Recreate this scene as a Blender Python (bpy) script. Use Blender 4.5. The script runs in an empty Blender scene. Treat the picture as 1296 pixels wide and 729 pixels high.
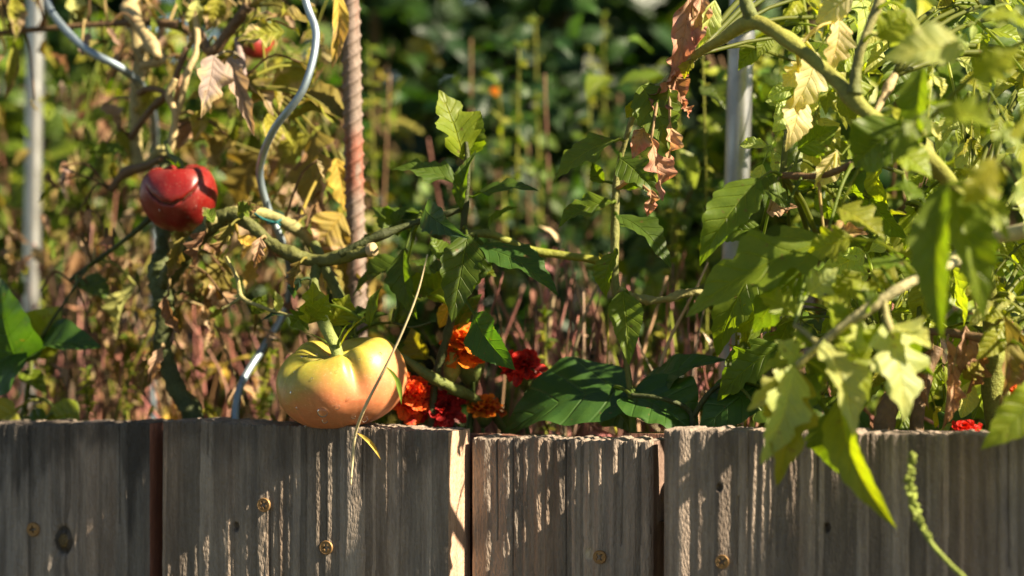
import bpy, math, random
import numpy as np
from mathutils import Vector, noise as mnoise

PI = math.pi
scene = bpy.context.scene
COL = scene.collection

# ------------------------------------------------------------------ camera geometry
CAM_Y, CAM_Z, MMPX = -1.836, 0.62, 0.0006          # 1 photo pixel = 0.6 mm at the ripening tomato
YAW = math.radians(20)                              # the bed runs obliquely: its right end is nearer
CY, SY = math.cos(YAW), math.sin(YAW)
X0 = (432 - 648) * MMPX                             # where the front of the boards crosses Y = 0

def along(px, Y=0.0):
    """distance along the bed at which photo column px meets the plane Y behind the front of the boards"""
    a = (px - 648.0) * MMPX / -CAM_Y
    return (a * (Y * CY - CAM_Y) - X0 - Y * SY) / (CY + a * SY)

def L2W(p):
    """bed coordinates (along, behind the front, height) to world"""
    p = np.asarray(p, float)
    return np.stack([X0 + p[..., 0] * CY + p[..., 1] * SY, -p[..., 0] * SY + p[..., 1] * CY, p[..., 2]], -1)

def P(px, py, Y=0.0):
    """world point seen at photo pixel (px, py), Y behind the front of the boards"""
    w = L2W([along(px, Y), Y, 0])
    w[2] = CAM_Z - (py - 364.5) * MMPX * (w[1] - CAM_Y) / -CAM_Y
    return w

def S(n, Y=0.0, px=432):
    return n * MMPX * (L2W([along(px, Y), Y, 0])[1] - CAM_Y) / -CAM_Y

AZ, EL = math.radians(66.5), math.radians(37)          # sun: from the right, a little on the camera's side
SUN = np.array([math.sin(AZ) * math.cos(EL), -math.cos(AZ) * math.cos(EL), math.sin(EL)])

def unit(v):
    v = np.asarray(v, float)
    return v / (np.linalg.norm(v) + 1e-12)

# ------------------------------------------------------------------ object helpers
def tag(o, label=None, cat=None, group=None, kind=None):
    if label: o['label'] = label
    if cat: o['category'] = cat
    if group: o['group'] = group
    if kind: o['kind'] = kind
    return o

def empty(name, loc, label, cat, group=None):
    o = bpy.data.objects.new(name, None)
    o.empty_display_size = 0.02
    COL.objects.link(o)
    o.location = tuple(loc)
    return tag(o, label, cat, group)

class MB:
    """collects vertices, faces, uvs and an albedo per vertex; build() links one mesh object"""
    def __init__(s):
        s.v, s.f, s.uv, s.c, s.n = [], [], [], [], 0
    def grid(s, pts, uvs, col, wrap=False, cap=False):
        a, b = pts.shape[:2]
        base = s.n
        s.v.append(pts.reshape(-1, 3)); s.uv.append(uvs.reshape(-1, 2))
        col = np.asarray(col, float)
        if col.ndim == 1: col = np.broadcast_to(col, (a, b, 3))
        s.c.append(col.reshape(-1, 3)); s.n += a * b
        I = np.arange(a * b).reshape(a, b) + base
        if wrap:
            J = np.concatenate([I, I[:, :1]], 1)
        else:
            J = I
        q = np.stack([J[:-1, :-1], J[:-1, 1:], J[1:, 1:], J[1:, :-1]], -1).reshape(-1, 4)
        s.f.extend(q.tolist())
        if cap:
            s.f.append(I[0, ::-1].tolist()); s.f.append(I[-1].tolist())
        return base
    def poly(s, pts, faces, col):
        base = s.n
        pts = np.asarray(pts, float)
        s.v.append(pts); s.uv.append(np.zeros((len(pts), 2))); s.c.append(np.broadcast_to(np.asarray(col, float), (len(pts), 3)))
        s.n += len(pts)
        s.f.extend([[i + base for i in f] for f in faces])
    def build(s, name, mat, parent=None, smooth=True, origin=None):
        V = np.concatenate(s.v)
        off = np.zeros(3)
        if parent is not None:
            off = np.array(parent.matrix_world.translation) if parent.parent is None else np.zeros(3)
            off = np.array(parent.location) if parent.parent is None else np.array(parent.parent.location) + np.array(parent.location)
        elif origin is not None:
            off = np.asarray(origin, float)
        V = V - off
        me = bpy.data.meshes.new(name)
        me.from_pydata(V.tolist(), [], s.f)
        uvl = me.uv_layers.new(name='UVMap')
        li = np.empty(len(me.loops), dtype=np.int32); me.loops.foreach_get('vertex_index', li)
        UV = np.concatenate(s.uv)[li].astype(np.float32)
        uvl.data.foreach_set('uv', UV.ravel())
        ca = me.color_attributes.new('Col', 'FLOAT_COLOR', 'POINT')
        C4 = np.ones((len(V), 4), np.float32); C4[:, :3] = np.concatenate(s.c)
        ca.data.foreach_set('color', C4.ravel())
        if smooth:
            me.polygons.foreach_set('use_smooth', np.ones(len(me.polygons), dtype=bool))
        me.materials.append(mat)
        o = bpy.data.objects.new(name, me)
        COL.objects.link(o)
        if parent is not None:
            o.parent = parent
        else:
            o.location = tuple(off)
        return o

# ------------------------------------------------------------------ noise in numpy
def hash2(i, j, seed):
    h = (i.astype(np.int64) * 374761393 + j.astype(np.int64) * 668265263 + seed * 2147483647) & 0xFFFFFFFF
    h = ((h ^ (h >> 13)) * 1274126177) & 0xFFFFFFFF
    h = h ^ (h >> 16)
    return (h & 0xFFFF) / 65535.0

def vnoise(x, y, seed=0):
    x0, y0 = np.floor(x), np.floor(y)
    fx, fy = x - x0, y - y0
    fx = fx * fx * (3 - 2 * fx); fy = fy * fy * (3 - 2 * fy)
    a = hash2(x0, y0, seed); b = hash2(x0 + 1, y0, seed); c = hash2(x0, y0 + 1, seed); d = hash2(x0 + 1, y0 + 1, seed)
    return (a * (1 - fx) + b * fx) * (1 - fy) + (c * (1 - fx) + d * fx) * fy

def fbm(x, y, seed=0, o=4):
    t, a, w = 0, 0.5, 0
    for k in range(o):
        t = t + a * vnoise(x * 2 ** k, y * 2 ** k, seed + k * 17); w += a; a *= 0.5
    return t / w

def sstep(a, b, x):
    t = np.clip((x - a) / (b - a), 0, 1)
    return t * t * (3 - 2 * t)

# ------------------------------------------------------------------ materials
class NT:
    def __init__(s, name):
        s.m = bpy.data.materials.new(name); s.m.use_nodes = True
        s.t = s.m.node_tree; s.t.nodes.clear()
        s.out = s.t.nodes.new('ShaderNodeOutputMaterial')
    def n(s, kind, **kw):
        nd = s.t.nodes.new('ShaderNode' + kind)
        ins = kw.pop('ins', {})
        for k, v in kw.items(): setattr(nd, k, v)
        for k, v in ins.items(): s.set(nd, k, v)
        return nd
    def set(s, nd, k, v):
        sock = nd.inputs[k]
        if isinstance(v, bpy.types.NodeSocket): s.t.links.new(v, sock)
        elif isinstance(v, (tuple, list)) and len(v) == 3 and sock.type == 'RGBA': sock.default_value = (*v, 1)
        else: sock.default_value = v
    def math(s, op, a, b=0.0, c=0.0):
        nd = s.n('Math', operation=op)
        s.set(nd, 0, a); s.set(nd, 1, b)
        if op in ('MULTIPLY_ADD', 'SMOOTH_MIN'): s.set(nd, 2, c)
        return nd.outputs[0]
    def mix(s, f, a, b, mode='MIX'):
        nd = s.n('Mix', data_type='RGBA', blend_type=mode)
        s.set(nd, 0, f); s.set(nd, 6, a); s.set(nd, 7, b)
        return nd.outputs[2]
    def noise(s, scale, detail=3, rough=.55, vec=None, out=0):
        nd = s.n('TexNoise', ins={'Scale': scale, 'Detail': detail, 'Roughness': rough})
        if vec is not None: s.set(nd, 'Vector', vec)
        return nd.outputs[out]
    def ramp(s, f, lo, hi, a=0.0, b=1.0):
        nd = s.n('MapRange', interpolation_type='SMOOTHSTEP')
        for k, v in zip(('Value', 'From Min', 'From Max', 'To Min', 'To Max'), (f, lo, hi, a, b)): s.set(nd, k, v)
        return nd.outputs[0]
    def pos(s):
        return s.n('NewGeometry').outputs['Position']
    def obj(s):
        return s.n('TexCoord').outputs['Object']
    def map(s, vec, scale):
        nd = s.n('Mapping'); s.set(nd, 'Vector', vec); nd.inputs['Scale'].default_value = scale
        return nd.outputs[0]
    def bump(s, h, strength, dist, normal=None):
        nd = s.n('Bump', ins={'Height': h, 'Strength': strength, 'Distance': dist})
        if normal is not None: s.set(nd, 'Normal', normal)
        return nd.outputs[0]
    def col(s):
        nd = s.n('VertexColor'); nd.layer_name = 'Col'
        return nd.outputs[0]
    def fin(s, sh):
        s.t.links.new(sh, s.out.inputs['Surface']); return s.m

def leaf_material(name, trans=.45, gloss=.42, spec=.5, vein=.45, nlat=7.0, pale=.35, puck=.35, tint=(2.4, 2.5, .5)):
    N = NT(name)
    uv = N.n('UVMap'); uv.uv_map = 'UVMap'
    sep = N.n('SeparateXYZ', ins={0: uv.outputs[0]})
    u, v = sep.outputs[0], sep.outputs[1]
    av = N.math('ABSOLUTE', N.math('MULTIPLY_ADD', v, 2.0, -1.0))
    mid = N.ramp(av, 0.0, 0.07, 1.0, 0.0)
    ph = N.math('MULTIPLY', N.math('SUBTRACT', u, N.math('MULTIPLY', av, .16)), nlat)
    tri = N.math('ABSOLUTE', N.math('MULTIPLY_ADD', N.math('FRACT', ph), 2.0, -1.0))
    lat = N.math('MULTIPLY', N.ramp(tri, 0.0, 0.16, 1.0, 0.0), N.ramp(av, .0, .95, 1.0, .35))
    veins = N.math('MAXIMUM', mid, lat)
    pos = N.pos()
    nz = N.noise(85.0, 4, .6, pos)
    fine = N.noise(520.0, 2, .6, pos)
    base = N.col()
    base = N.mix(N.ramp(nz, .3, .7, 0, .55), base, N.mix(1.0, base, (1.35, 1.15, .8), 'MULTIPLY'))
    base = N.mix(N.ramp(fine, .35, .75, 0, .35), base, N.mix(1.0, base, (.7, .75, .6), 'MULTIPLY'))
    base = N.mix(N.math('MULTIPLY', veins, vein), base, N.mix(1.0, base, (1.7, 1.5, 1.3), 'MULTIPLY'))
    spot = N.noise(150., 2, .5, pos)
    base = N.mix(N.ramp(spot, .685, .73, 0, .65), base, (.13, .085, .03))
    geo = N.n('NewGeometry')
    under = N.mix(1.0, N.mix(.25, base, (.3, .36, .2)), (1.15, 1.15, 1.05), 'MULTIPLY')
    surf = N.mix(N.math('MULTIPLY', geo.outputs['Backfacing'], pale * 2), base, under)
    h = N.math('ADD', N.math('MULTIPLY', veins, -.6), N.math('ADD', N.math('MULTIPLY', tri, puck * .5), N.math('MULTIPLY', nz, .5)))
    nb = N.bump(h, .7, .002)
    pb = N.n('BsdfPrincipled', ins={'Base Color': surf, 'Roughness': gloss, 'Specular IOR Level': spec, 'Normal': nb})
    tr = N.n('BsdfTranslucent', ins={'Color': N.mix(1.0, base, tint, 'MULTIPLY'), 'Normal': nb})
    mx = N.n('MixShader'); N.set(mx, 0, trans); N.set(mx, 1, pb.outputs[0]); N.set(mx, 2, tr.outputs[0])
    return N.fin(mx.outputs[0])

def simple_material(name, rough=.6, spec=.4, bump=(300., .4, .0008), var=.35, metallic=0., stretch=(1, 1, 1), sss=0.):
    N = NT(name)
    pos = N.map(N.pos(), stretch)
    nz = N.noise(bump[0], 4, .6, pos); nl = N.noise(bump[0] * .17, 3, .55, pos)
    b = N.col()
    b = N.mix(N.ramp(nl, .3, .7, 0, var), b, N.mix(1.0, b, (.55, .5, .5), 'MULTIPLY'))
    b = N.mix(N.ramp(nz, .4, .75, 0, var), b, N.mix(1.0, b, (1.5, 1.4, 1.3), 'MULTIPLY'))
    pb = N.n('BsdfPrincipled', ins={'Base Color': b, 'Roughness': rough, 'Specular IOR Level': spec, 'Metallic': metallic,
                                    'Normal': N.bump(nz, bump[1], bump[2])})
    if sss:
        N.set(pb, 'Subsurface Weight', sss); pb.inputs['Subsurface Radius'].default_value = (.008, .004, .002); N.set(pb, 'Subsurface Scale', 1.0)
    return N.fin(pb.outputs[0])

M_LEAF = leaf_material('green_leaf', trans=.46, gloss=.48, spec=.32, vein=.65)
M_BEAN = leaf_material('bean_leaf', trans=.36, gloss=.42, spec=.45, nlat=5.0, vein=.4, puck=.9)
M_FAR = leaf_material('hedge_leaf', trans=.3, gloss=.42, spec=.35)
M_DEAD = leaf_material('withered_leaf', trans=.3, gloss=.7, spec=.25, vein=.25, pale=.2, puck=.6, tint=(1.6, 1.4, .85))
M_PETAL = leaf_material('marigold_petal', trans=.35, gloss=.6, spec=.25, vein=.15, pale=.0, tint=(1.9, 1.5, .8))
M_STEM = simple_material('green_stem', rough=.62, spec=.3, bump=(330., .9, .0014), var=.6)
M_DRY = simple_material('dry_stalk', rough=.75, spec=.2, bump=(260., .5, .001), var=.5, stretch=(1, 1, .25))
M_RUST = simple_material('rusty_steel', rough=.72, spec=.4, bump=(700., .6, .0006), var=.45)
M_SOIL = simple_material('soil', rough=.95, spec=.1, bump=(90., 1., .01), var=.6)

def metal_material(name, rough, lines):
    N = NT(name)
    pos = N.pos()
    a = N.noise(60., 4, .6, N.map(pos, (1, 1, .35))); f = N.noise(420., 3, .6, pos)
    b = N.col()
    b = N.mix(N.ramp(a, .35, .7, 0, .5), b, N.mix(1.0, b, (.62, .66, .7), 'MULTIPLY'))
    b = N.mix(N.ramp(f, .62, .72, 0, .55), b, (.16, .1, .07))
    pb = N.n('BsdfPrincipled', ins={'Base Color': b, 'Roughness': N.ramp(a, .3, .7, rough - .08, rough + .14), 'Metallic': .85,
                                    'Normal': N.bump(f, .25, .0005)})
    return N.fin(pb.outputs[0])
M_WIRE = metal_material('galvanised_wire', .54, 0)
M_PIPE = metal_material('galvanised_pipe', .40, 0)

def wood_material(name, grain=1.0):
    N = NT(name)
    o = N.pos()
    long_ = N.map(o, (1, 1, .07))
    g1 = N.noise(160., 5, .62, long_); g2 = N.noise(900., 4, .65, N.map(o, (1, 1, .12))); blot = N.noise(26., 5, .65, N.map(o, (1, 1, .4)))
    crk = N.n('TexVoronoi', ins={'Scale': 620.}); crk.feature = 'F1'
    N.set(crk, 'Vector', N.map(o, (1, 1, .42)))
    b = N.col()
    b = N.mix(N.ramp(g1, .35, .7, 0, .6), b, N.mix(1.0, b, (.52, .46, .42), 'MULTIPLY'))
    b = N.mix(N.ramp(g2, .45, .75, 0, .55), b, N.mix(1.0, b, (1.45, 1.42, 1.38), 'MULTIPLY'))
    b = N.mix(N.ramp(blot, .42, .66, 0, .5), b, N.mix(1.0, b, (.62, .66, .74), 'MULTIPLY'))
    h = N.math('ADD', N.math('MULTIPLY', g1, .5), N.math('ADD', N.math('MULTIPLY', g2, .55), N.math('MULTIPLY', crk.outputs['Distance'], -.55)))
    pb = N.n('BsdfPrincipled', ins={'Base Color': b, 'Roughness': .78, 'Specular IOR Level': .35, 'Normal': N.bump(h, .9, .0022)})
    return N.fin(pb.outputs[0])
M_WOOD = wood_material('weathered_wood')

def fruit_material(name, rough, sss, speck):
    N = NT(name)
    p = N.pos()
    n1 = N.noise(70., 4, .6, p); n2 = N.noise(700., 2, .5, p)
    b = N.col()
    b = N.mix(N.ramp(n1, .35, .7, 0, .3), b, N.mix(1.0, b, (1.12, .85, .75), 'MULTIPLY'))
    b = N.mix(N.ramp(n2, .60, .70, 0, speck), b, N.mix(.5, b, (.9, .75, .5)))
    b = N.mix(N.ramp(N.noise(38., 5, .7, p), .56, .70, 0, .4), b, N.mix(1.0, b, (.72, .62, .5), 'MULTIPLY'))
    pb = N.n('BsdfPrincipled', ins={'Base Color': b, 'Roughness': N.ramp(n1, .3, .7, rough - .06, rough + .08), 'Specular IOR Level': .5,
                                    'Subsurface Weight': sss, 'Subsurface Scale': 1.0, 'Normal': N.bump(n1, .12, .002)})
    pb.inputs['Subsurface Radius'].default_value = (.009, .004, .002)
    return N.fin(pb.outputs[0])
M_TOMG = fruit_material('ripening_tomato_skin', .46, .25, .22)
M_TOMR = fruit_material('red_tomato_skin', .36, .1, .13)

N = NT('water')
_fr = N.n('Fresnel', ins={'IOR': 1.33}); _tr = N.n('BsdfTransparent'); _gl = N.n('BsdfGlossy', ins={'Roughness': .03})
_mx = N.n('MixShader'); N.set(_mx, 0, N.math('ADD', _fr.outputs[0], .03)); N.set(_mx, 1, _tr.outputs[0]); N.set(_mx, 2, _gl.outputs[0])
M_WATER = N.fin(_mx.outputs[0])
N = NT('zinc_screw'); _f = N.noise(900., 3, .6, N.pos())
_w = N.n('BsdfPrincipled', ins={'Base Color': N.mix(N.ramp(_f, .4, .7, 0, .6), N.col(), (.2, .1, .05)), 'Roughness': .55, 'Metallic': .6})
M_SCREW = N.fin(_w.outputs[0])

# albedo palette (linear)
PAL = dict(
    dark=(.052, .092, .010), deep=(.034, .085, .014), blue=(.035, .07, .045), mid=(.090, .138, .012), bright=(.165, .205, .016), lime=(.20, .21, .022),
    pale=(.33, .37, .13), cream=(.44, .40, .23), yellow=(.38, .27, .05), olive=(.16, .135, .028), brown=(.20, .115, .065), tan=(.36, .25, .17),
    pink=(.36, .225, .16), mauve=(.27, .205, .19), straw=(.38, .30, .15), stem=(.105, .125, .028), stemdark=(.045, .055, .016), stempale=(.26, .24, .09),
    stembrown=(.13, .08, .04), dried=(.25, .115, .085), rose=(.42, .18, .155))

def pal(k, rng=None, j=.18):
    c = np.array(PAL[k] if isinstance(k, str) else k, float)
    if rng is not None:
        c = c * (1 + rng.uniform(-j, j)) * np.array([1 + rng.uniform(-j, j) * .6, 1, 1 + rng.uniform(-j, j) * .6])
    return c

# ------------------------------------------------------------------ geometry kit
def spline(pts, n):
    """Catmull-Rom through rows of pts (any number of columns)"""
    p = np.asarray(pts, float)
    if len(p) == 2: p = np.array([p[0], (p[0] + p[1]) / 2, p[1]])
    e = np.vstack([2 * p[0] - p[1], p, 2 * p[-1] - p[-2]])
    out = []
    segs = len(p) - 1
    for t in np.linspace(0, segs, n):
        i = min(int(t), segs - 1); f = t - i
        a, b, c, d = e[i], e[i + 1], e[i + 2], e[i + 3]
        out.append(.5 * ((2 * b) + (c - a) * f + (2 * a - 5 * b + 4 * c - d) * f * f + (3 * b - a - 3 * c + d) * f ** 3))
    return np.array(out)

def tube(mb, pts, rad, col, sides=9, lump=0., seed=0, n=None, colb=None):
    """pts: world points; rad: radius per point (or one)"""
    pts = np.asarray(pts, float)
    rad = np.broadcast_to(np.asarray(rad, float), (len(pts),))
    n = n or max(6, (len(pts) - 1) * 7)
    q = spline(np.column_stack([pts, rad]), n)
    c, r = q[:, :3], np.maximum(q[:, 3], 1e-4)
    t = np.gradient(c, axis=0); t /= np.linalg.norm(t, axis=1)[:, None] + 1e-12
    if lump and r.max() > .002:
        g = random.Random(seed * 7 + len(pts)); T1 = np.linspace(0, 1, n)
        for k in range(max(2, len(pts) // 2)):
            t0, am = g.random(), g.uniform(.10, .30); r = r * (1 + am * np.exp(-((T1 - t0) / (2.2 * r.mean() / (np.linalg.norm(np.diff(c, axis=0), axis=1).sum() + 1e-6))) ** 2))
    ref = np.array([0, 0, 1.]) if abs(t[0][2]) < .8 else np.array([1., 0, 0])
    a = unit(np.cross(t[0], ref))
    A = []
    for k in range(n):
        a = unit(a - t[k] * np.dot(a, t[k])); A.append(a)
    A = np.array(A); B = np.cross(t, A)
    th = np.linspace(0, 2 * PI, sides, endpoint=False)
    rr = r[:, None] * np.ones(sides)
    if lump:
        K, T = np.meshgrid(np.arange(n) * .22, np.arange(sides) * 1.0, indexing='ij')
        rr = rr * (1 + lump * (vnoise(K, T, seed) - .5) * 2)
    g = c[:, None, :] + rr[..., None] * (np.cos(th)[None, :, None] * A[:, None, :] + np.sin(th)[None, :, None] * B[:, None, :])
    uv = np.zeros((n, sides, 2)); uv[..., 0] = .5; uv[..., 1] = .72
    cc = np.asarray(col, float)
    if colb is not None:
        w = np.linspace(0, 1, n)[:, None, None]
        cc = np.broadcast_to(cc * (1 - w) + np.asarray(colb) * w, (n, sides, 3))
    mb.grid(g, uv, cc, wrap=True, cap=True)
    return c

FACE = dict(S=(.42, -.85, .36), C=(.05, -1, .2), U=(.1, -.5, .86), D=(-.62, -.75, .1), L=(-.8, -.35, .4), R=(.9, -.3, .2), B=(.25, .9, .2), T=(.3, -.15, .95))

def profile(kind, u):
    if kind == 'bean':
        return np.power(np.sin(PI * np.power(u, .62)), .75) * (1 - .0 * u) * np.clip(1.12 - .45 * u, 0, 1.1)
    if kind == 'lance':
        return np.sin(PI * np.power(u, .8)) * (1 - .15 * u)
    if kind == 'petal':
        return np.power(u, .55) * np.power(np.clip(1 - u ** 5, 0, 1), .5)
    if kind == 'round':
        return np.power(np.sin(PI * np.power(u, .85)), .65)
    return np.power(np.sin(PI * np.power(u, .68)), .85) * (1.06 - .3 * u)

LOBES = dict(lobed=(3.3, .46), tooth=(6.5, .12), ovate=(5, .04), bean=(1, 0), lance=(3, .05), petal=(1, 0), round=(3, .03), ragged=(3.6, .34))

def leaf_geo(mb, base, tip, width, face, col, kind='tooth', arch=.1, fold=.3, twist=0., wav=.12, curl=0., nu=26, nv=8, rng=random, sag=0., colb=None):
    base = np.asarray(base, float); tip = np.asarray(tip, float)
    d = tip - base; L = np.linalg.norm(d); d = d / L
    n = np.asarray(face, float); n = n - d * np.dot(n, d)
    n = unit(n) if np.linalg.norm(n) > .05 else unit(np.cross(d, [.3, .5, .8]))
    s = np.cross(d, n)
    U = np.linspace(0.0, 1, nu + 1); V = np.linspace(-1, 1, nv + 1)
    u, v = np.meshgrid(U, V, indexing='ij'); av = np.abs(v)
    k, dep = LOBES[kind]
    ph = np.where(v < 0, rng.uniform(0, .4), rng.uniform(0, .4))
    saw = .5 + .5 * np.cos(2 * PI * (k * (u + ph * .25)))
    lob = 1 - dep * np.power(saw, 2.0 if kind == 'lobed' else 1.3) * (1.25 - .8 * u if kind == 'lobed' else 1)
    if kind in ('lobed', 'round', 'ovate'): lob = lob * (1 - .07 * (.5 + .5 * np.cos(2 * PI * (k * 3.4 * u + ph * 3))))
    w = width * .5 * profile(kind, np.clip(u, 0.004, .996)) * lob
    w = w * np.where(v < 0, 1 + rng.uniform(-.12, .12), 1)
    tw = twist * u
    nn = n * np.cos(tw)[..., None] + s * np.sin(tw)[..., None]
    ss = s * np.cos(tw)[..., None] - n * np.sin(tw)[..., None]
    c = base + d * (L * u)[..., None] + n * (arch * L * 4 * u * (1 - u) + curl * L * u ** 3)[..., None]
    c = c + d * (w * av * .38 * (1 - u))[..., None]
    if kind == 'bean': c = c - d * (w * av * .75 * np.exp(-u * 7))[..., None]
    p1, p2, p3 = rng.uniform(0, 6.3), rng.uniform(0, 6.3), rng.uniform(0, 6.3)
    fl = fold + .18 * np.sin(u * 5 + p3)
    wave = wav * w * av ** 1.5 * (np.sin(u * 11 + p1 + np.where(v < 0, 1.7, 0)) + .6 * np.sin(u * 23 + p2))
    puck = .03 * w * np.sin(PI * k * (u - av * .16)) ** 2 * av * (1 - av * .4)
    p = c + ss * (w * v * np.cos(fl))[..., None] + nn * (w * av * np.sin(fl) + wave + puck)[..., None]
    if sag: p[..., 2] -= sag * L * u ** 2
    uv = np.stack([u, (v + 1) / 2], -1)
    cc = np.asarray(col, float)
    if colb is not None:
        m = np.clip(sstep(.45, 1.0, u * .75 + av * .35 + (vnoise(u * 6 + p1, v * 4 + p2, 5) - .5) * .8), 0, 1)[..., None]
        cc = cc * (1 - m) + np.asarray(colb) * m
    mb.grid(p, uv, cc)

LIT = [P(576, 590, .012), P(576, 640, .012), P(576, 700, .012), P(630, 620, .03), P(650, 680, .03), P(620, 710, .03), P(870, 590, 0), P(900, 640, 0), P(400, 460, -.03), P(470, 450, -.03), P(490, 500, -.03), P(440, 500, -.04),
       P(735, 205, .08), P(805, 225, .08), P(815, 310, .08), P(830, 150, .06), P(740, 265, .08), P(600, 450, .07), P(530, 500, .05), P(740, 515, .09), P(840, 525, .08)]
def shades(c, rad):
    """would foliage of this size at c take the sun off the parts the photograph shows in full sun?"""
    return any(np.linalg.norm(np.cross(c - q, SUN)) < rad and np.dot(c - q, SUN) > .03 for q in LIT)

def flip_face(face):
    return FACE[face] if isinstance(face, str) else face

class Plant:
    """a plant: an Empty at its foot; stems and leaves are its parts"""
    def __init__(s, name, foot, label, cat, group=None, seed=1, mat=None):
        s.root = empty(name, foot, label, cat, group); s.pts = []; s.rng = random.Random(seed); s.mat = mat or M_LEAF
    def stem(s, pix, col='stem', name='stem', lump=.12, mat=None, sides=11, colb=None, label=None):
        """pix rows: px, py, Y, radius px"""
        mb = MB()
        w = [P(a, b, Y) for a, b, Y, r in pix]; rr = [S(r, Y, a) for a, b, Y, r in pix]
        c = tube(mb, w, rr, pal(col), sides, lump, s.rng.randint(0, 999), n=max(18, 20 * len(pix)), colb=None if colb is None else pal(colb))
        s.pts.extend(c.tolist())
        if max(rr) > .003 and mat is None:
            g = s.rng
            for k in range(int(420 * len(pix) / 6)):
                i = g.randint(0, len(c) - 2); f = g.random(); q = c[i] * (1 - f) + c[i + 1] * f
                t = unit(c[i + 1] - c[i]); o_ = unit(np.cross(t, [g.gauss(0, 1), g.gauss(0, 1), g.gauss(0, 1)]))
                ra = np.interp(i / len(c), np.linspace(0, 1, len(rr)), rr) * .93; L = g.uniform(.0008, .0022)
                wd = np.cross(t, o_) * .00012
                mb.poly([q + o_ * ra + wd, q + o_ * ra - wd, q + o_ * (ra + L) + t * L * g.uniform(-.3, .3)], [[0, 1, 2]], pal('stempale') * .8)
        o = mb.build(name, mat or M_STEM, s.root)
        if label: o['label'] = label
        return o
    def near(s, p, lim):
        if not s.pts: return None
        a = np.array(s.pts); d = np.linalg.norm(a - p, axis=1); i = d.argmin()
        return a[i] if d[i] < lim else None
    def leaf(s, bx, by, tx, ty, w, Y, dY=0., face='C', col='dark', kind='tooth', arch=.08, fold=.3, twist=0., wav=.12, curl=0., mat=None, pet=.09, colb=None, name='leaf', label=None, nu=42, nv=10):
        mb = MB(); r = s.rng
        b, t = P(bx, by, Y), P(tx, ty, Y + dY)
        c = pal(col, r, .12)
        leaf_geo(mb, b, t, S(w, Y, bx) * 1.28, flip_face(face), c, kind, arch, fold, twist, wav, curl, nu, nv, r, colb=None if colb is None else pal(colb, r, .1))
        q = s.near(b, pet)
        if q is not None and np.linalg.norm(q - b) > .002:
            m = (q + b) / 2 + np.array([0, 0, .12 * np.linalg.norm(q - b)])
            tube(mb, [q, m, b + unit(t - b) * .002], [S(2.6, Y), S(2.0, Y), S(1.6, Y)], pal('stem') * .5 + c * .7, 6, n=9)
        o = mb.build(name, mat or s.mat, s.root)
        if label: o['label'] = label
        return o
    def compound(s, base, d, size, face, col, pairs=2, kind='lobed', droop=.4, mat=None, nu=16, nv=6, mb=None, fold=.35, name='leaf', link=.12, colb=None, limp=0.):
        """a tomato leaf: a rachis with pairs of leaflets and one at the end"""
        own = mb is None
        mb = mb or MB(); r = s.rng
        d = unit(d); f = np.asarray(flip_face(face), float); f = unit(f - d * np.dot(f, d)); side = np.cross(d, f)
        N = 7
        T = np.linspace(0, 1, N)
        R = base + d * (size * T)[:, None]; R[:, 2] -= droop * size * T ** 2
        c0 = pal(col, r, .2)
        tube(mb, R, np.linspace(size * .022, size * .010, N), pal('stem') * .6 + c0 * .6, 5, n=N + 2)
        q = s.near(base, link) if link else None
        if q is not None:
            tube(mb, [q, (q + base) / 2 + np.array([0, 0, .01]), base + d * .002], [size * .026, size * .024, size * .022], pal('stem'), 5, n=7)
        tang = lambda t: unit(d + np.array([0, 0, -2 * droop * t]))
        for k in range(pairs):
            t = .32 + .5 * k / max(1, pairs - 1) if pairs > 1 else .5
            o = base + d * size * t + np.array([0, 0, -droop * size * t * t])
            for sg in (-1, 1):
                dd = unit(tang(t) * r.uniform(.4, .75) + side * sg * r.uniform(.7, 1.0) + np.array([0, 0, -r.uniform(.0, .35) - limp]))
                l = size * r.uniform(.34, .48) * (1 - .18 * abs(k - .6))
                leaf_geo(mb, o + dd * l * .14, o + dd * l * 1.1, l * r.uniform(.5, .68), f + np.array([r.uniform(-.4, .4), r.uniform(-.3, .3), r.uniform(-.3, .3)]), c0 * r.uniform(.85, 1.15), kind, r.uniform(.0, .14), r.uniform(.1, .5) + fold * .4, r.uniform(-.5, .5), .15, r.uniform(-.2, .06), nu, nv, r, colb=colb)
                tube(mb, [o, o + dd * l * .2], [size * .010, size * .008], c0, 4, n=3)
        o = R[-1]; dd = unit(tang(1) + np.array([0, 0, -.15 - limp]))
        l = size * r.uniform(.48, .62)
        leaf_geo(mb, o, o + dd * l, l * .66, f, c0, kind, .06, .2 + fold * .4, r.uniform(-.3, .3), .15, r.uniform(-.2, .05), nu, nv, r, colb=colb)
        if own: return mb.build(name, mat or s.mat, s.root)

# ================================================================== setting
def sheet(name, x0, x1, y0, y1, z, col, mat, nx=40, ny=40, amp=0., seed=1):
    mb = MB()
    X, Y = np.meshgrid(np.linspace(x0, x1, nx), np.linspace(y0, y1, ny), indexing='ij')
    Z = z + amp * (fbm(X * 9, Y * 9, seed) - .5)
    g = np.stack([X, Y, Z], -1)
    mb.grid(L2W(g) if name == 'soil' else g, np.zeros((nx, ny, 2)), pal(col))
    o = mb.build(name, mat, None); tag(o, kind='structure'); return o
sheet('ground', -120, 120, -60, 180, 0., (.06, .06, .03), M_SOIL, 60, 60)
sheet('soil', -.85, .96, .05, .715, .45, (.05, .032, .022), M_SOIL, 160, 60, .02)

# ================================================================== raised bed of weathered boards
ZT = lambda py, px=432: P(px, py, 0)[2]
bed = empty('raised_bed', (0, 0, 0), 'weathered grey wooden raised bed of upright boards below the tomatoes', 'raised bed')

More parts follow.
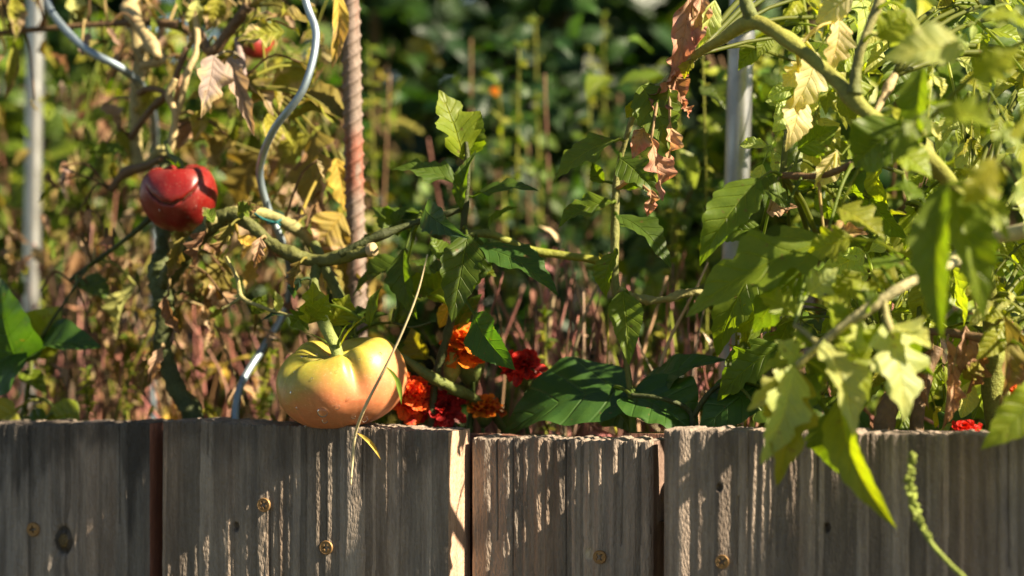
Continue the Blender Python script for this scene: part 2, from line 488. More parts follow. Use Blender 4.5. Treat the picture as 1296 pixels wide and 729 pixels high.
def board(x0, x1, yl, yr, top0, top1, seed, bevel, tint, dark_top, marks, thick=.046, label=None, cut=(.5, .34, .24)):
    """x in photo px, yl / yr: depth of the front at the left / right edge, top0/top1: photo y of the top at both edges"""
    XL, XR = along(x0, yl), along(x1, yr)
    nx = int((XR - XL) / .0006)
    xs = np.linspace(XL, XR, nx)
    zfine = np.linspace(0, .15, 130); zz = np.concatenate([zfine, np.linspace(.17, .45, 12)])     # distance below the top
    nz = len(zz)
    X, D = np.meshgrid(xs, zz, indexing='xy')           # rows: z
    t = (X - XL) / (XR - XL)
    top = P(x0, top0, yl)[2] * (1 - t) + P(x1, top1, yr)[2] * t
    rnd = random.Random(seed)
    # grain lines: soft early wood worn back between ridges of late wood
    wob = .0035 * (fbm(X * 14, D * 5, seed) - .5) * 2
    for mx, my, mr, kind in marks:
        if kind == 'knot':
            dx, dz = X - along(mx, yl), (top - D) - ZT(my, mx)
            wob = wob + .010 * np.sign(dx) * np.exp(-(dx / .009) ** 2 - (dz / .018) ** 2) * np.minimum(1, np.abs(dx) / .004)
    G = X + wob
    lines = [XL - .01]
    while lines[-1] < XR + .02: lines.append(lines[-1] + rnd.choice([.0025, .004, .0055, .008, .011, .015]) * rnd.uniform(.8, 1.2))
    h = np.zeros_like(X); hue = np.zeros_like(X)
    for a, b in zip(lines[:-1], lines[1:]):
        m = (G >= a) & (G < b); f = (G - a) / (b - a)
        amp = .0019 * rnd.uniform(.4, 1.0) * min(1, (b - a) / .008)
        sk = rnd.choice([rnd.uniform(.08, .3), rnd.uniform(.3, .7), rnd.uniform(.7, .92)])
        prof = .5 - .5 * np.cos(PI * np.where(f < sk, f / sk, (1 - f) / (1 - sk)))
        h = np.where(m, amp * np.power(np.clip(prof, 0, 1), .8), h)
        hue = np.where(m, rnd.uniform(0, 1), hue)
    rough = (fbm(X * 420, D * 70, seed + 3, 3) - .5) * .0010 * (.35 + 1.0 * sstep(.4, .65, fbm(X * 35, D * 6, seed + 9)))
    h = h + rough
    # thin cracks
    for k in range(4):
        cx = rnd.uniform(XL, XR); d0, d1 = (0, rnd.uniform(.02, .15)) if rnd.random() < .7 else (rnd.uniform(.02, .08), .15)
        h = h - .0022 * np.exp(-((G - cx) / .0005) ** 2) * (D >= d0) * (D < d1)
    c = np.zeros(X.shape + (3,))
    base = np.array(tint)
    c[:] = base
    c *= (.6 + .8 * hue)[..., None]
    c *= (.8 + .4 * fbm(X * 900, D * 60, seed + 51, 3))[..., None]
    warm = sstep(.45, .7, fbm(X * 40, D * 3, seed + 21))[..., None]
    c = c * (1 - .45 * warm) + c * np.array([1.15, .95, .80]) * .45 * warm
    # dark mould running down from the top
    run = .018 + .075 * dark_top * np.power(fbm(X * 55, D * 0 + 3, seed + 5, 3), 2.2) * 2
    stain = dark_top * (1 - sstep(.3, 1.0, D / run + (fbm(X * 120, D * 40, seed + 6) - .5) * .9))
    c = c * (1 - .66 * stain[..., None])
    for mx, my, mr, kind in marks:
        dx, dz = X - along(mx, yl), (top - D) - ZT(my, mx)
        e = np.sqrt((dx / S(mr)) ** 2 + (dz / (S(mr) * 1.35)) ** 2)
        if kind == 'hole':
            h = h - .006 * (1 - sstep(.6, 1.0, e))
        elif kind == 'knot':
            h = h + .0012 * (1 - sstep(.5, .62, e)) - .0025 * np.exp(-((e - .95) / .3) ** 2) * (1 + .3 * (dz < 0))
            c = np.where((e < .62)[..., None], np.array([.17, .115, .05]) * (.8 + .35 * np.sin(e * 30))[..., None], c)
            c = np.where(((e >= .62) & (e < 1.15))[..., None], c * .35, c)
        elif kind == 'splinter':
            m = (1 - sstep(.5, 1.0, e))
            h = h - .0016 * m; c = c * (1 - m[..., None]) + np.array([.55, .45, .33]) * m[..., None]
    Yf = (yl * (1 - t) + yr * t) - h
    if bevel > 0:
        bx = S(bevel)
        bt = np.clip((X - (XR - bx)) / bx, 0, 1)
        mB = sstep(.0, .06, bt)
        flat = (yl * (1 - t) + yr * t) + bt * .0085 - (fbm(X * 300, D * 25, seed + 31) - .5) * .0006
        Yf = Yf * (1 - mB) + flat * mB
        fresh = np.array(cut) * (.8 + .4 * fbm(X * 500, D * 12, seed + 8))[..., None]
        c = c * (1 - mB[..., None]) + fresh * mB[..., None]
    edge = np.minimum(X - XL, (XR - X) if bevel <= 0 else .1)
    Yf = Yf + .0022 * np.power(np.clip(1 - edge / .0028, 0, 1), 2)
    Z = top - D
    fray = np.exp(-D / .0022)
    Z = Z + fray * (-.0016 * vnoise(X * 600, X * 0, seed + 2) - .0022 * vnoise(X * 140, X * 0 + 2, seed + 4))
    Yf = Yf + .0015 * fray * vnoise(X * 500, D * 10, seed + 11)
    Z = np.maximum(Z, 0.0)
    F = np.stack([X, Yf, Z], -1)
    mb = MB()
    mbgrid = lambda g, u, c: mb.grid(L2W(g), u, c)
    uv = np.zeros(X.shape + (2,))
    mbgrid(F[::-1], uv, c[::-1])
    # top: from the worn front edge to the back
    rows = 6
    f = np.linspace(0, 1, rows)[:, None]
    tY = F[0, :, 1][None] * (1 - f) + (yl * (1 - t[0]) + yr * t[0] + thick)[None] * f
    tX = np.broadcast_to(xs, tY.shape)
    tZ = F[0, :, 2][None] + .0008 * np.sin(f * PI) * vnoise(tX * 260, tY * 400, seed + 14)
    cg = np.array([.30, .235, .185]) * (.6 + .8 * fbm(tX * 260, tY * 160, seed + 41))[..., None]
    st2 = dark_top * .6 * sstep(.4, .6, fbm(tX * 45, tY * 5, seed + 43))[..., None]
    mbgrid(np.stack([tX, tY, tZ], -1), np.zeros(tX.shape + (2,)), cg * (1 - st2))
    for jx, rev in ((0, 0), (-1, 1)):
        a = F[:, jx, :]; b = a.copy(); b[:, 1] = (yl if jx == 0 else yr) + thick
        f = np.linspace(0, 1, 14)[None, :, None]
        g = a[:, None, :] * (1 - f) + b[:, None, :] * f
        q = g[..., 1] * 1000; zq = g[..., 2] * 1000
        g[..., 0] += (fbm(q * .9, zq * .05, seed + 61) - .5) * .0009 * np.minimum(1, f[..., 0] * 8)
        cs = np.array(cut) * (.72 + .55 * fbm(q * 1.1, zq * .06, seed + 63))[..., None]
        if rev: g = g[:, ::-1]; cs = cs[:, ::-1]
        mbgrid(g, np.zeros(g.shape[:2] + (2,)), cs)
    a = np.array([[XL, yl + thick, 0], [XR, yr + thick, 0], [XR, yr + thick, F[0, -1, 2]], [XL, yl + thick, F[0, 0, 2]]])
    mb.poly(L2W(a), [[0, 1, 2, 3]], tint)
    o = mb.build('board', M_WOOD, bed)
    if label: o['label'] = label
    return o

b1 = board(-260, 188, .002, .000, 536, 532, 11, 0, (.215, .182, .156), .9, [(82, 684, 12, 'knot')], cut=(.30, .125, .08), label='grey board with black mould along its top and a knot')  # cut sides darker and redder: gap shade and bounced light put into the colour
b2 = board(204.5, 567, .000, -.001, 529, 543, 23, 0, (.25, .202, .162), .55, [(299, 667, 5, 'hole')], cut=(.52, .34, .235), label='wide grey board under the ripening tomato')  # cut sides paler: sunlight on this face put into the colour
b3 = board(597, 826, .033, .033, 552, 554, 37, 0, (.27, .213, .17), .25, [(746, 708, 7, 'splinter')], cut=(.2, .13, .10), label='lower narrow board with torn wood beside its screw')
b4 = board(840, 1480, .000, .000, 541, 551, 53, 0, (.265, .208, .168), .25, [(911, 617, 4, 'hole'), (1047, 668, 5, 'hole')], cut=(.3, .2, .14), label='deeply ridged brown board under the drooping leaves')
for x0, x1, k in ((-620, -275, 71), (1496, 1800, 72), (1815, 2120, 73)):
    board(x0, x1, .001, .001, 541 + (x0 - 432) * .018, 541 + (x1 - 432) * .018, k, 0, (.26, .205, .165), .4, [], cut=(.3, .2, .14))
# battens that close the gaps behind the boards
for x0, x1, tp in ((150, 250, 540), (520, 680, 556), (790, 880, 556)):
    mb = MB(); q0, q1 = along(x0, .07), along(x1, .07); z = ZT(tp, x0)
    nz = 60
    zz = np.linspace(0.0, z, nz)
    prof = np.array([(q0, .092), (q0, .069), (q1, .069), (q1, .092)])
    g = np.stack([np.column_stack([np.full(nz, a), np.full(nz, b), zz]) for a, b in prof], 1)
    mb.grid(L2W(g), np.zeros(g.shape[:2] + (2,)), (.22, .10, .065), wrap=True, cap=True)
    mb.build('batten', M_WOOD, bed, smooth=False)

def screw(px, py, Y, brd, tilt, r=9.0):
    c = np.array([along(px, Y), Y, P(px, py, Y)[2]]); R = S(r, 0, px)
    th = np.linspace(0, 2 * PI, 48, endpoint=False); rr = np.concatenate([np.linspace(0.02, .9, 26), [.95, 1.0, 1.0]])
    T, Q = np.meshgrid(th, rr, indexing='xy')
    x, z = Q * np.cos(T), Q * np.sin(T)
    ca, sa = math.cos(tilt), math.sin(tilt)
    xr, zr = x * ca + z * sa, -x * sa + z * ca
    arm = np.minimum(np.maximum(np.abs(xr) / .13, np.abs(zr) / .56), np.maximum(np.abs(zr) / .13, np.abs(xr) / .56))
    core = np.sqrt(xr ** 2 + zr ** 2) / .26
    rec = 1 - sstep(.75, 1.1, np.minimum(arm, core))
    hgt = .16 * (1 - Q ** 2) + .10 * np.exp(-((Q - .9) / .06) ** 2) - .62 * rec
    hgt[-1] = -.9
    pts = np.stack([c[0] + x * R, c[1] - hgt * R - .0006, c[2] + z * R], -1)
    col = np.broadcast_to(np.array([.30, .175, .07]), pts.shape).copy()
    col *= (1 - .75 * rec)[..., None]
    mb = MB(); mb.grid(L2W(pts[::-1]), np.zeros(pts.shape[:2] + (2,)), col[::-1], wrap=True)
    o = mb.build('screw', M_SCREW, brd)
screw(42, 670, -.0005, b1, .2); screw(334, 639, -.0016, b2, .5); screw(413, 693, -.0018, b2, .1)
screw(759, 705, .0316, b3, .75); screw(914, 711, -.0014, b4, .6)

# far side of the bed: a grey plank standing behind the stalks
mb = MB()
X, D = np.meshgrid(np.linspace(-1.5, 1.5, 220), np.linspace(0, 1, 24), indexing='ij')
top = P(648, 362, .72)[2]
h = .004 * (fbm(X * 5, D * 40, 4) - .5)
g = np.stack([X, .72 - h, top * (1 - D)], -1)
mb.grid(L2W(g), np.zeros(g.shape[:2] + (2,)), (.055, .05, .052))
g2 = np.stack([X[:, :2], np.stack([.72 - h[:, 0], np.full(220, .75)], 1), np.full((220, 2), top)], -1)
mb.grid(L2W(g2[:, ::-1]), np.zeros((220, 2, 2)), (.12, .11, .105))
mb.poly(L2W([[-1.5, .75, 0], [1.5, .75, 0], [1.5, .75, top], [-1.5, .75, top]]), [[1, 0, 3, 2]], (.1, .09, .09))
tag(mb.build('wooden_plank', M_WOOD, None), 'dark grey wooden plank standing behind the pink dry stalks', 'plank', kind='thing')

# ================================================================== tomatoes
def tomato_mesh(center, R, H, ribs, seed, yaw=0., tilt=(0, 0), catface=None, sx=1.0, dimw=.46, taper=0.):
    nth, nph = 110, 190
    th = np.linspace(0.004, PI - .004, nth); ph = np.linspace(0, 2 * PI, nph, endpoint=False)
    T, F = np.meshgrid(th, ph, indexing='ij')
    st, ct = np.sin(T), np.cos(T)
    r = R * np.power(st, .88) * (1 + .05 * ct)
    z = H * np.sign(ct) * np.power(np.abs(ct), .95)
    dim = np.exp(-(T / dimw) ** 2)
    r = r * (1 - taper * sstep(1.5, 3.0, T))
    z = z - H * .42 * dim
    z = z + H * .10 * np.exp(-((PI - T) / .35) ** 2)
    rib = np.zeros_like(T)
    for a, wd, dp in ribs:
        da = (F - a + PI) % (2 * PI) - PI
        ext = np.power(np.clip(np.cos(np.clip((T - .45) / 1.25, -1.2, 1.2) * PI / 2), 0, 1), 1.0)
        g = np.exp(-(da / wd) ** 2) * ext
        rib += dp * g
        z = z - H * .9 * dp * g * sstep(1.5, .3, T)
    lob = 1 + .035 * np.sin(2 * F + seed) + .03 * np.sin(3 * F + seed * 2.1) + .012 * np.sin(7 * F + seed)
    r = r * lob * (1 - rib)
    z = z * (1 + .07 * np.sin(F + seed * .7) * sstep(1.6, .3, T)) + H * .16 * np.clip(np.cos(F + .5), 0, 1) ** 1.5 * np.sin(np.clip(T * 2.2, 0, PI)) * (seed == 1.3) + H * .17 * np.exp(-(((F - 2.55 + PI) % (2 * PI) - PI) / .55) ** 2) * np.sin(np.clip(T * 2.2, 0, PI)) * (seed == 1.3)
    p = np.stack([r * np.cos(F) * sx, r * np.sin(F), z], -1)
    if catface is not None: p = catface(p, T, F)
    cx, sx_ = math.cos(tilt[0]), math.sin(tilt[0]); cy, sy_ = math.cos(tilt[1]), math.sin(tilt[1])
    Rx = np.array([[1, 0, 0], [0, cx, -sx_], [0, sx_, cx]]); Ry = np.array([[cy, 0, sy_], [0, 1, 0], [-sy_, 0, cy]])
    p = p @ (Ry @ Rx).T
    return p + np.asarray(center), T, F

def normals(p):
    du = np.gradient(p, axis=0); dv = np.roll(p, -1, 1) - np.roll(p, 1, 1)
    n = np.cross(du, dv); return n / (np.linalg.norm(n, axis=-1, keepdims=True) + 1e-12)

def project(p):
    k = MMPX * (p[..., 1] - CAM_Y) / -CAM_Y
    return p[..., 0] / k + 648, 364.5 - (p[..., 2] - CAM_Z) / k

def surf_point(p, nrm, px, py):
    x, y = project(p)
    e = (x - px) ** 2 + (y - py) ** 2 + np.where(p[..., 1] > p[..., 1].mean(), 1e6, 0)
    i = np.unravel_index(e.argmin(), e.shape)
    return p[i], nrm[i]

def drop(parent, c, n, r, name='water_drop'):
    n = unit(n); a = unit(np.cross(n, [.3, .2, .9])); b = np.cross(n, a)
    th = np.linspace(0, 2 * PI, 14, endpoint=False); q = np.linspace(.05, PI * .58, 8)
    T, Q = np.meshgrid(th, q, indexing='xy')
    pts = c + r * (np.sin(Q)[..., None] * (np.cos(T)[..., None] * a + np.sin(T)[..., None] * b) + (np.cos(Q) * .55 + .05)[..., None] * n)
    pts[..., 2] -= r * .25 * np.cos(Q) ** 2
    mb = MB(); mb.grid(pts, np.zeros(pts.shape[:2] + (2,)), (1, 1, 1), wrap=True, cap=True)
    mb.build(name, M_WATER, parent)

# --- the ripening tomato on the board
YT = .018
ct = P(432, 484, YT)
Rt, Ht = S(80, YT), S(57, YT)
ribs = [(-1.22, .13, .19), (-2.60, .2, .15), (.35, .25, .08), (1.6, .3, .08), (2.75, .25, .11)]
pt, TT, FF = tomato_mesh(ct, Rt, Ht, ribs, 1.3, tilt=(.20, -.13))
nt = normals(pt)
if (nt[55, 10] * (pt[55, 10] - ct)).sum() < 0: nt = -nt
pz = (pt[..., 2] - ct[2]) / Ht
grn = np.clip(.37 + .60 * pz - .36 * (pt[..., 0] - ct[0]) / Rt + .55 * (fbm(FF * 2.2, TT * 1.9, 6) - .5) + .2 * (fbm(FF * 9, TT * 6, 16) - .5), 0, 1)
w = sstep(.12, .9, grn)[..., None]
pk = sstep(.55, .0, grn)[..., None]
ctom = np.array([.50, .255, .075]) * (1 - w) + np.array([.31, .275, .032]) * w
ctom = ctom * (1 - pk * .65) + np.array([.55, .165, .085]) * pk * .65
streak = sstep(.52, .75, fbm(FF * 14, TT * 1.2, 9))[..., None]
ctom = ctom * (1 + .22 * streak)
rad_ = (sstep(.5, .7, fbm(FF * 19, TT * .9, 29)) * sstep(1.15, .35, TT))[..., None]
ctom = ctom * (1 - .38 * rad_) + np.array([.16, .19, .03]) * .38 * rad_
blush = sstep(.5, .72, fbm(FF * 3.1 + 2, TT * 2.7, 19))[..., None]
ctom = ctom * (1 - .35 * blush * (1 - w)) + np.array([.56, .19, .09]) * .35 * blush * (1 - w)
ctom = ctom * (.88 + .24 * fbm(FF * 40, TT * 34, 23))[..., None]
scar = (np.exp(-((TT - .30) / .09) ** 2))[..., None] * .55
ctom = ctom * (1 - scar) + np.array([.33, .30, .08]) * scar
mb = MB(); uvz = np.zeros(pt.shape[:2] + (2,))
mb.grid(pt, uvz, ctom, wrap=True, cap=True)
tom = mb.build('tomato', M_TOMG, None, origin=(ct[0], ct[1], pt[..., 2].min()))
tag(tom, 'large ribbed half ripe yellow and pink tomato resting on the board edge', 'tomato')
for px, py, r in ((380, 436, 0),):
    pass
for px, py, r in ((429, 461, 5), (413, 447, 3), (419, 453, 2.2), (384, 452, 4), (400, 459, 2.4), (408, 522, 7), (426, 516, 3.6), (411, 533, 4), (430, 540, 6), (448, 528, 3.2), (462, 531, 4.5), (388, 541, 3.6), (425, 470, 2), (470, 455, 2.4), (481, 449, 2.2), (373, 470, 2), (369, 497, 2.2), (440, 505, 2), (395, 480, 1.8), (376, 517, 2.2), (455, 455, 1.8), (402, 441, 2.0)):
    c, n = surf_point(pt, nt, px, py); drop(tom, c, n, S(r, YT))
# stem and calyx
top = pt[2].mean(0)
mb = MB(); tube(mb, [top + np.array([0, 0, -.004]), top + np.array([-.001, -.001, .006]), P(412, 412, YT - .002), P(406, 398, YT + .004), P(402, 384, YT + .014)], [S(11), S(7.5), S(6.8), S(6.5), S(6)], (.20, .24, .06), 12, .12, 4, n=30)
mb.build('fruit_stalk', M_STEM, tom)
for tx, ty, yy, wd, cc in ((448, 410, -.02, 8, 'mid'), (470, 402, -.012, 6, 'lime'), (380, 424, -.03, 7, 'mid'), (440, 428, -.035, 7, 'dark')):
    mb = MB(); e = P(tx, ty, YT + yy); b0 = top + np.array([0, 0, .003])
    leaf_geo(mb, b0, e, S(wd), (0, -.6, .8), pal(cc), 'lance', .12, .4, .4, .05, .1, 16, 4, random.Random(int(tx)))
    mb.build('sepal', M_LEAF, tom)

# --- the red tomato with a folded scar
YR = .075
cr = P(227, 249, YR); Rr, Hr = S(49, YR), S(48, YR)
def catf(p, T, F):
    # a lip folded over the front: the part above a curved seam bulges, the seam itself is a groove
    X = p[..., 0] / Rr; Zz = p[..., 2] / Hr; front = sstep(.1, -.3, p[..., 1] / Rr)
    seam = -.06 + .95 * (X + .10) ** 2 + .12 * X + .014 * np.sin(X * 23)
    dlt = Zz - seam
    m = front * sstep(.80, .50, np.abs(X + .08))
    g = np.exp(-(dlt / .042) ** 2) * m
    above = np.where(dlt > 0, 1 - np.exp(-dlt / .08), 0) * np.exp(-(np.clip(dlt, 0, 9) / .5) ** 2)
    q = p.copy()
    q[..., 1] += Rr * (.10 * g - .085 * above * m)
    q[..., 2] -= Hr * .05 * above * m
    catf.g = g
    return q
pr, TT, FF = tomato_mesh(cr, Rr, Hr, [(.5, .25, .06), (1.6, .22, .12), (2.6, .25, .09)], 2.2, tilt=(.16, .05), catface=catf, dimw=.37, taper=.16)
nr = normals(pr)
if (nr[55, 10] * (pr[55, 10] - cr)).sum() < 0: nr = -nr
cred = np.zeros(pr.shape); cred[:] = (.155, .006, .004)
ww = fbm(FF * 3, TT * 3, 3)[..., None]
cred = cred * (.65 + .7 * ww) * (.85 + .3 * fbm(FF * 22, TT * 2, 31))[..., None]
dusk = sstep(.52, .70, fbm(FF * 2.5 + 4, TT * 2.5, 8))[..., None]
cred = cred * (1 - .4 * dusk) + np.array([.20, .035, .03]) * .4 * dusk
gg = np.clip(catf.g[..., None] * 1.3, 0, 1) * sstep(.30, .5, fbm(FF * 26, TT * 26, 12))[..., None]
cred = cred * (1 - gg) + np.array([.085, .04, .02]) * gg
mb = MB(); mb.grid(pr, np.zeros(pr.shape[:2] + (2,)), cred, wrap=True, cap=True)
tomr = mb.build('tomato', M_TOMR, None, origin=cr)
tag(tomr, 'small dark red tomato with a folded scar hanging among withered leaves', 'tomato')
topr = pr[2].mean(0)
mb = MB(); tube(mb, [topr - np.array([0, 0, .003]), topr + np.array([0, .0, .010]), P(216, 196, YR + .01), P(210, 180, YR + .03)], [S(5), S(4.5), S(4), S(4)], (.09, .12, .03), 9, .1, n=18)
mb.build('fruit_stalk', M_STEM, tomr)
for tx, ty in ((207, 203), (224, 206), (214, 208)):
    mb = MB(); leaf_geo(mb, topr + np.array([0, 0, .003]), P(tx, ty, YR - .02), S(6), (0, -.6, .8), pal('dark'), 'lance', .1, .3, .3, .05, .1, 12, 4, random.Random(tx)); mb.build('sepal', M_LEAF, tomr)
for px, py, r in ((262, 215, 1.8), (248, 262, 2.2), (203, 266, 1.6), (266, 250, 1.5), (258, 224, 1.3), (238, 275, 1.4), (270, 238, 1.2), (241, 247, 1.8)):
    c, n = surf_point(pr, nr, px, py); drop(tomr, c, n, S(r, YR))
# a third fruit half hidden at the top
c3 = P(325, 58, .32)
p3, TT, FF = tomato_mesh(c3, S(21, .32), S(19, .32), [(1., .3, .08), (-2, .3, .08)], .7, tilt=(.2, .1))
mb = MB(); mb.grid(p3, np.zeros(p3.shape[:2] + (2,)), (.22, .018, .012), wrap=True, cap=True)
t3 = mb.build('tomato', M_TOMR, None, origin=c3); tag(t3, 'small red tomato in deep shade behind the leaves near the top', 'tomato')
mb = MB(); tube(mb, [p3[2].mean(0), p3[2].mean(0) + np.array([.004, .01, .03]), P(318, 0, .33)], [.003, .002, .002], (.08, .1, .03), 7, n=14); mb.build('fruit_stalk', M_STEM, t3)

# ================================================================== stakes
def helix_wire(label, keys, r):
    mb = MB()
    tube(mb, [P(a, b, Y) for a, b, Y in keys], [S(r)] * len(keys), (.30, .36, .40), 12, n=len(keys) * 16)
    o = mb.build('spiral_stake', M_WIRE, None, origin=P(*keys[-1])); tag(o, label, 'plant stake', 'spiral wire stakes')
helix_wire('blue grey spiral wire stake curving down behind the ripening tomato', [(330, -260, .12), (332, -150, .09), (366, -70, .07), (388, 5, .075), (400, 48, .065), (384, 112, .055), (346, 165, .06), (329, 215, .085), (339, 263, .10), (358, 308, .11), (367, 350, .13), (360, 395, .14), (333, 440, .125), (306, 485, .10), (298, 528, .085), (306, 575, .07), (330, 640, .08)], 5.2)
helix_wire('bright spiral wire stake reaching in at the upper left corner', [(85, -240, .2), (50, -150, .18), (46, -60, .16), (60, 2, .13), (78, 32, .11), (112, 64, .10), (156, 88, .11), (184, 116, .17), (196, 165, .25), (192, 240, .31), (198, 330, .33), (192, 420, .33), (196, 600, .33)], 5.6)

# ribbed bar
def rebar():
    a, b = P(435, -330, .13), P(458, 620, .13)
    nz, ns = 1100, 44
    t = np.linspace(0, 1, nz); th = np.linspace(0, 2 * PI, ns, endpoint=False)
    T, F = np.meshgrid(t, th, indexing='ij')
    L = np.linalg.norm(b - a)
    ax = unit(b - a); e1 = unit(np.cross(ax, [0, 1, 0])); e2 = np.cross(ax, e1)
    s = T * L / .0108
    fr = (s + np.abs(((F / PI + .15) % 2) - 1) * 1.15) % 1.0
    ridge = np.exp(-((fr - .5) / .17) ** 2) * (1 - .8 * np.exp(-(np.sin(F - .3) / .22) ** 2))
    lon = np.exp(-(np.sin(F + .1) / .16) ** 2)
    r = S(9.6, .13) + .0015 * ridge + .0012 * lon + .0003 * (fbm(T * L * 400, F * 3, 3) - .5)
    p = a + ax * (T * L)[..., None] + r[..., None] * (np.cos(F)[..., None] * e1 + np.sin(F)[..., None] * e2)
    n = fbm(T * 14, F * .7, 5)
    c = np.array([.175, .13, .105]) * (.7 + .6 * fbm(T * L * 120, F * 2, 8))[..., None]
    zpy = 364.5 - (p[..., 2] - CAM_Z) / (MMPX * 1.0708)
    red = sstep(150, 185, zpy) * sstep(262, 225, zpy) * sstep(.3, .5, fbm(T * L * 60, F, 15))
    red = np.maximum(red, .3 * sstep(.62, .75, n))[..., None]
    c = c * (1 - red) + np.array([.20, .072, .045]) * red
    mb = MB(); mb.grid(p, np.zeros(p.shape[:2] + (2,)), c, wrap=True, cap=True)
    tag(mb.build('ribbed_bar', M_RUST, None, origin=b), 'rusty brown ribbed steel bar standing upright behind the cut branch', 'plant stake')
rebar()

def pole(name, pa, pb, Y, r, col, label, rings=()):
    a, b = P(*pa, Y), P(*pb, Y)
    n, sd = 90, 32
    t = np.linspace(0, 1, n); th = np.linspace(0, 2 * PI, sd, endpoint=False)
    T, F = np.meshgrid(t, th, indexing='ij')
    rr = S(r, Y) * np.ones_like(T)
    for k, wd, dr in rings: rr = rr + dr * np.exp(-((T - k) / wd) ** 6)
    q = a + (b - a) * T[..., None]
    p = q + np.stack([rr * np.cos(F), rr * np.sin(F), 0 * F], -1)
    mb = MB(); mb.grid(p, np.zeros(p.shape[:2] + (2,)), col, wrap=True, cap=True)
    tag(mb.build(name, M_PIPE, None, origin=b), label, 'pole')
pole('metal_pole', (953, -480), (922, 600), .24, 15.5, (.31, .31, .32), 'smooth grey metal pole rising behind the thick tomato stem', ((.49, .012, .0008),))
pole('white_pole', (52, -420), (37, 560), .40, 11.5, (.36, .355, .34), 'pale weathered pole standing blurred at the far left', ((.3, .01, .001), (.55, .01, .001)))

# teal tie on the wire
mb = MB()
tube(mb, [P(322, 270, .06), P(333, 277, .058), P(346, 281, .085), P(352, 283, .085), P(360, 291, .12)], [S(1.5)] * 5, (.01, .11, .11), 6, n=30)
tube(mb, [P(338, 274, .115), P(340, 283, .088), P(354, 279, .088), P(358, 272, .112), P(348, 268, .122), P(338, 274, .115)], [S(1.4)] * 6, (.01, .11, .11), 6, n=40)
tag(mb.build('garden_twine', M_STEM, None, origin=P(346, 281, .1)), 'thin teal string tied around the spiral wire', 'string')

# ================================================================== plant A: the old tomato plant on the left
A = Plant('tomato_plant', P(250, 600, .06), 'old tomato plant with a cut branch and thick green stem beside the red tomato', 'tomato plant', seed=5)
A.stem([(256, 600, .08, 10.3), (246, 530, .08, 11.2), (222, 490, .08, 10.8), (210, 455, .08, 9.9), (206, 430, .08, 10.8), (208, 400, .08, 10.3), (206, 372, .08, 12.0), (204, 346, .085, 13.8), (206, 322, .09, 10.3), (207, 300, .10, 7.7), (205, 270, .12, 6.9), (208, 190, .14, 6.0)], (.045, .058, .016), colb=(.075, .09, .025), lump=.22, sides=16)
A.stem([(207, 362, .078, 8.6), (218, 344, .065, 10.3), (238, 318, .055, 9.5), (252, 300, .05, 9.9), (264, 288, .045, 8.6), (284, 274, .045, 9.5), (300, 273, .045, 9.0), (320, 288, .045, 7.3), (346, 310, .045, 7.3), (372, 323, .045, 7.7), (400, 330, .045, 6.9), (436, 324, .04, 7.3), (470, 316, .035, 6.9)], (.055, .064, .017), 'branch', colb=(.12, .125, .032), lump=.2, sides=16)
mb = MB()
cpt = P(471, 316, .035); d = unit(P(480, 314, .032) - P(455, 320, .036))
tube(mb, [cpt - d * .003, cpt + d * .0022], [S(6.6), S(6.2)], (.36, .27, .15), 14, .06, n=5); mb.build('cut_end', M_DRY, A.root)
A.stem([(262, 280, .035, 8), (300, 268, .06, 7), (340, 272, .09, 7), (372, 288, .1, 7), (398, 308, .11, 6.5)], 'stempale', 'branch')
A.stem([(398, 308, .09, 6), (412, 340, .08, 7), (428, 372, .08, 7), (445, 420, .07, 6), (460, 520, .06, 6)], 'stem', 'branch')
A.stem([(430, 322, .035, 5), (462, 306, .04, 5), (500, 291, .05, 4.4), (532, 280, .06, 4)], 'stemdark', 'branch')
A.stem([(286, 325, .03, 2), (300, 352, .03, 2.6), (306, 376, .03, 3), (330, 388, .03, 2.4), (362, 398, .03, 2.4), (392, 404, .02, 2.6)], 'stempale', 'branch')
A.stem([(306, 376, .03, 2.8), (294, 384, .03, 2.2), (281, 391, .028, 1.6)], 'stempale', 'branch')
A.stem([(402, 384, .028, 6.5), (398, 360, .035, 6), (400, 340, .045, 6), (405, 326, .045, 6)], 'stem', 'branch')
A.stem([(200, 268, .08, 4), (160, 302, .08, 3), (115, 335, .09, 3), (88, 355, .09, 2.6)], 'stemdark', 'branch')
# dry upper vines
A.stem([(205, 190, .13, 7), (176, 210, .15, 7), (172, 130, .15, 8), (176, 60, .16, 9), (160, -30, .17, 9)], 'stempale', 'branch', colb='straw')
A.stem([(176, 62, .16, 6), (196, 60, .15, 5), (204, 76, .14, 5), (178, 84, .14, 5)], 'straw', 'branch')
A.stem([(-10, 42, .13, 3.5), (60, 36, .13, 3.5), (140, 30, .14, 4), (210, 30, .15, 5), (240, 40, .15, 5)], 'stembrown', 'branch')
A.stem([(160, 10, .16, 9), (185, 45, .12, 8), (200, 72, .11, 6)], 'straw', 'branch')
A.stem([(240, -20, .14, 4), (250, 55, .12, 4), (238, 90, .11, 4), (228, 130, .11, 4), (215, 180, .11, 3.6)], 'straw', 'branch')
A.stem([(316, 8, .12, 9), (292, 36, .12, 7), (268, 66, .12, 6), (252, 40, .13, 5)], 'stembrown', 'branch')
A.stem([(300, 48, .1, 4), (306, 82, .1, 4.5), (312, 110, .1, 3)], 'mauve', 'branch')
A.stem([(165, 175, .14, 4), (190, 140, .13, 4.5), (216, 112, .12, 4), (236, 60, .12, 4)], 'stembrown', 'branch')
A.stem([(140, 240, .12, 5), (160, 218, .12, 6), (186, 210, .11, 5), (205, 200, .1, 4)], 'stembrown', 'branch')
A.stem([(215, 198, .1, 3), (222, 150, .1, 4), (214, 120, .1, 5), (222, 100, .1, 4)], 'straw', 'branch')
A.stem([(176, 118, .14, 4), (190, 112, .13, 4), (215, 118, .12, 3)], 'stembrown', 'branch')
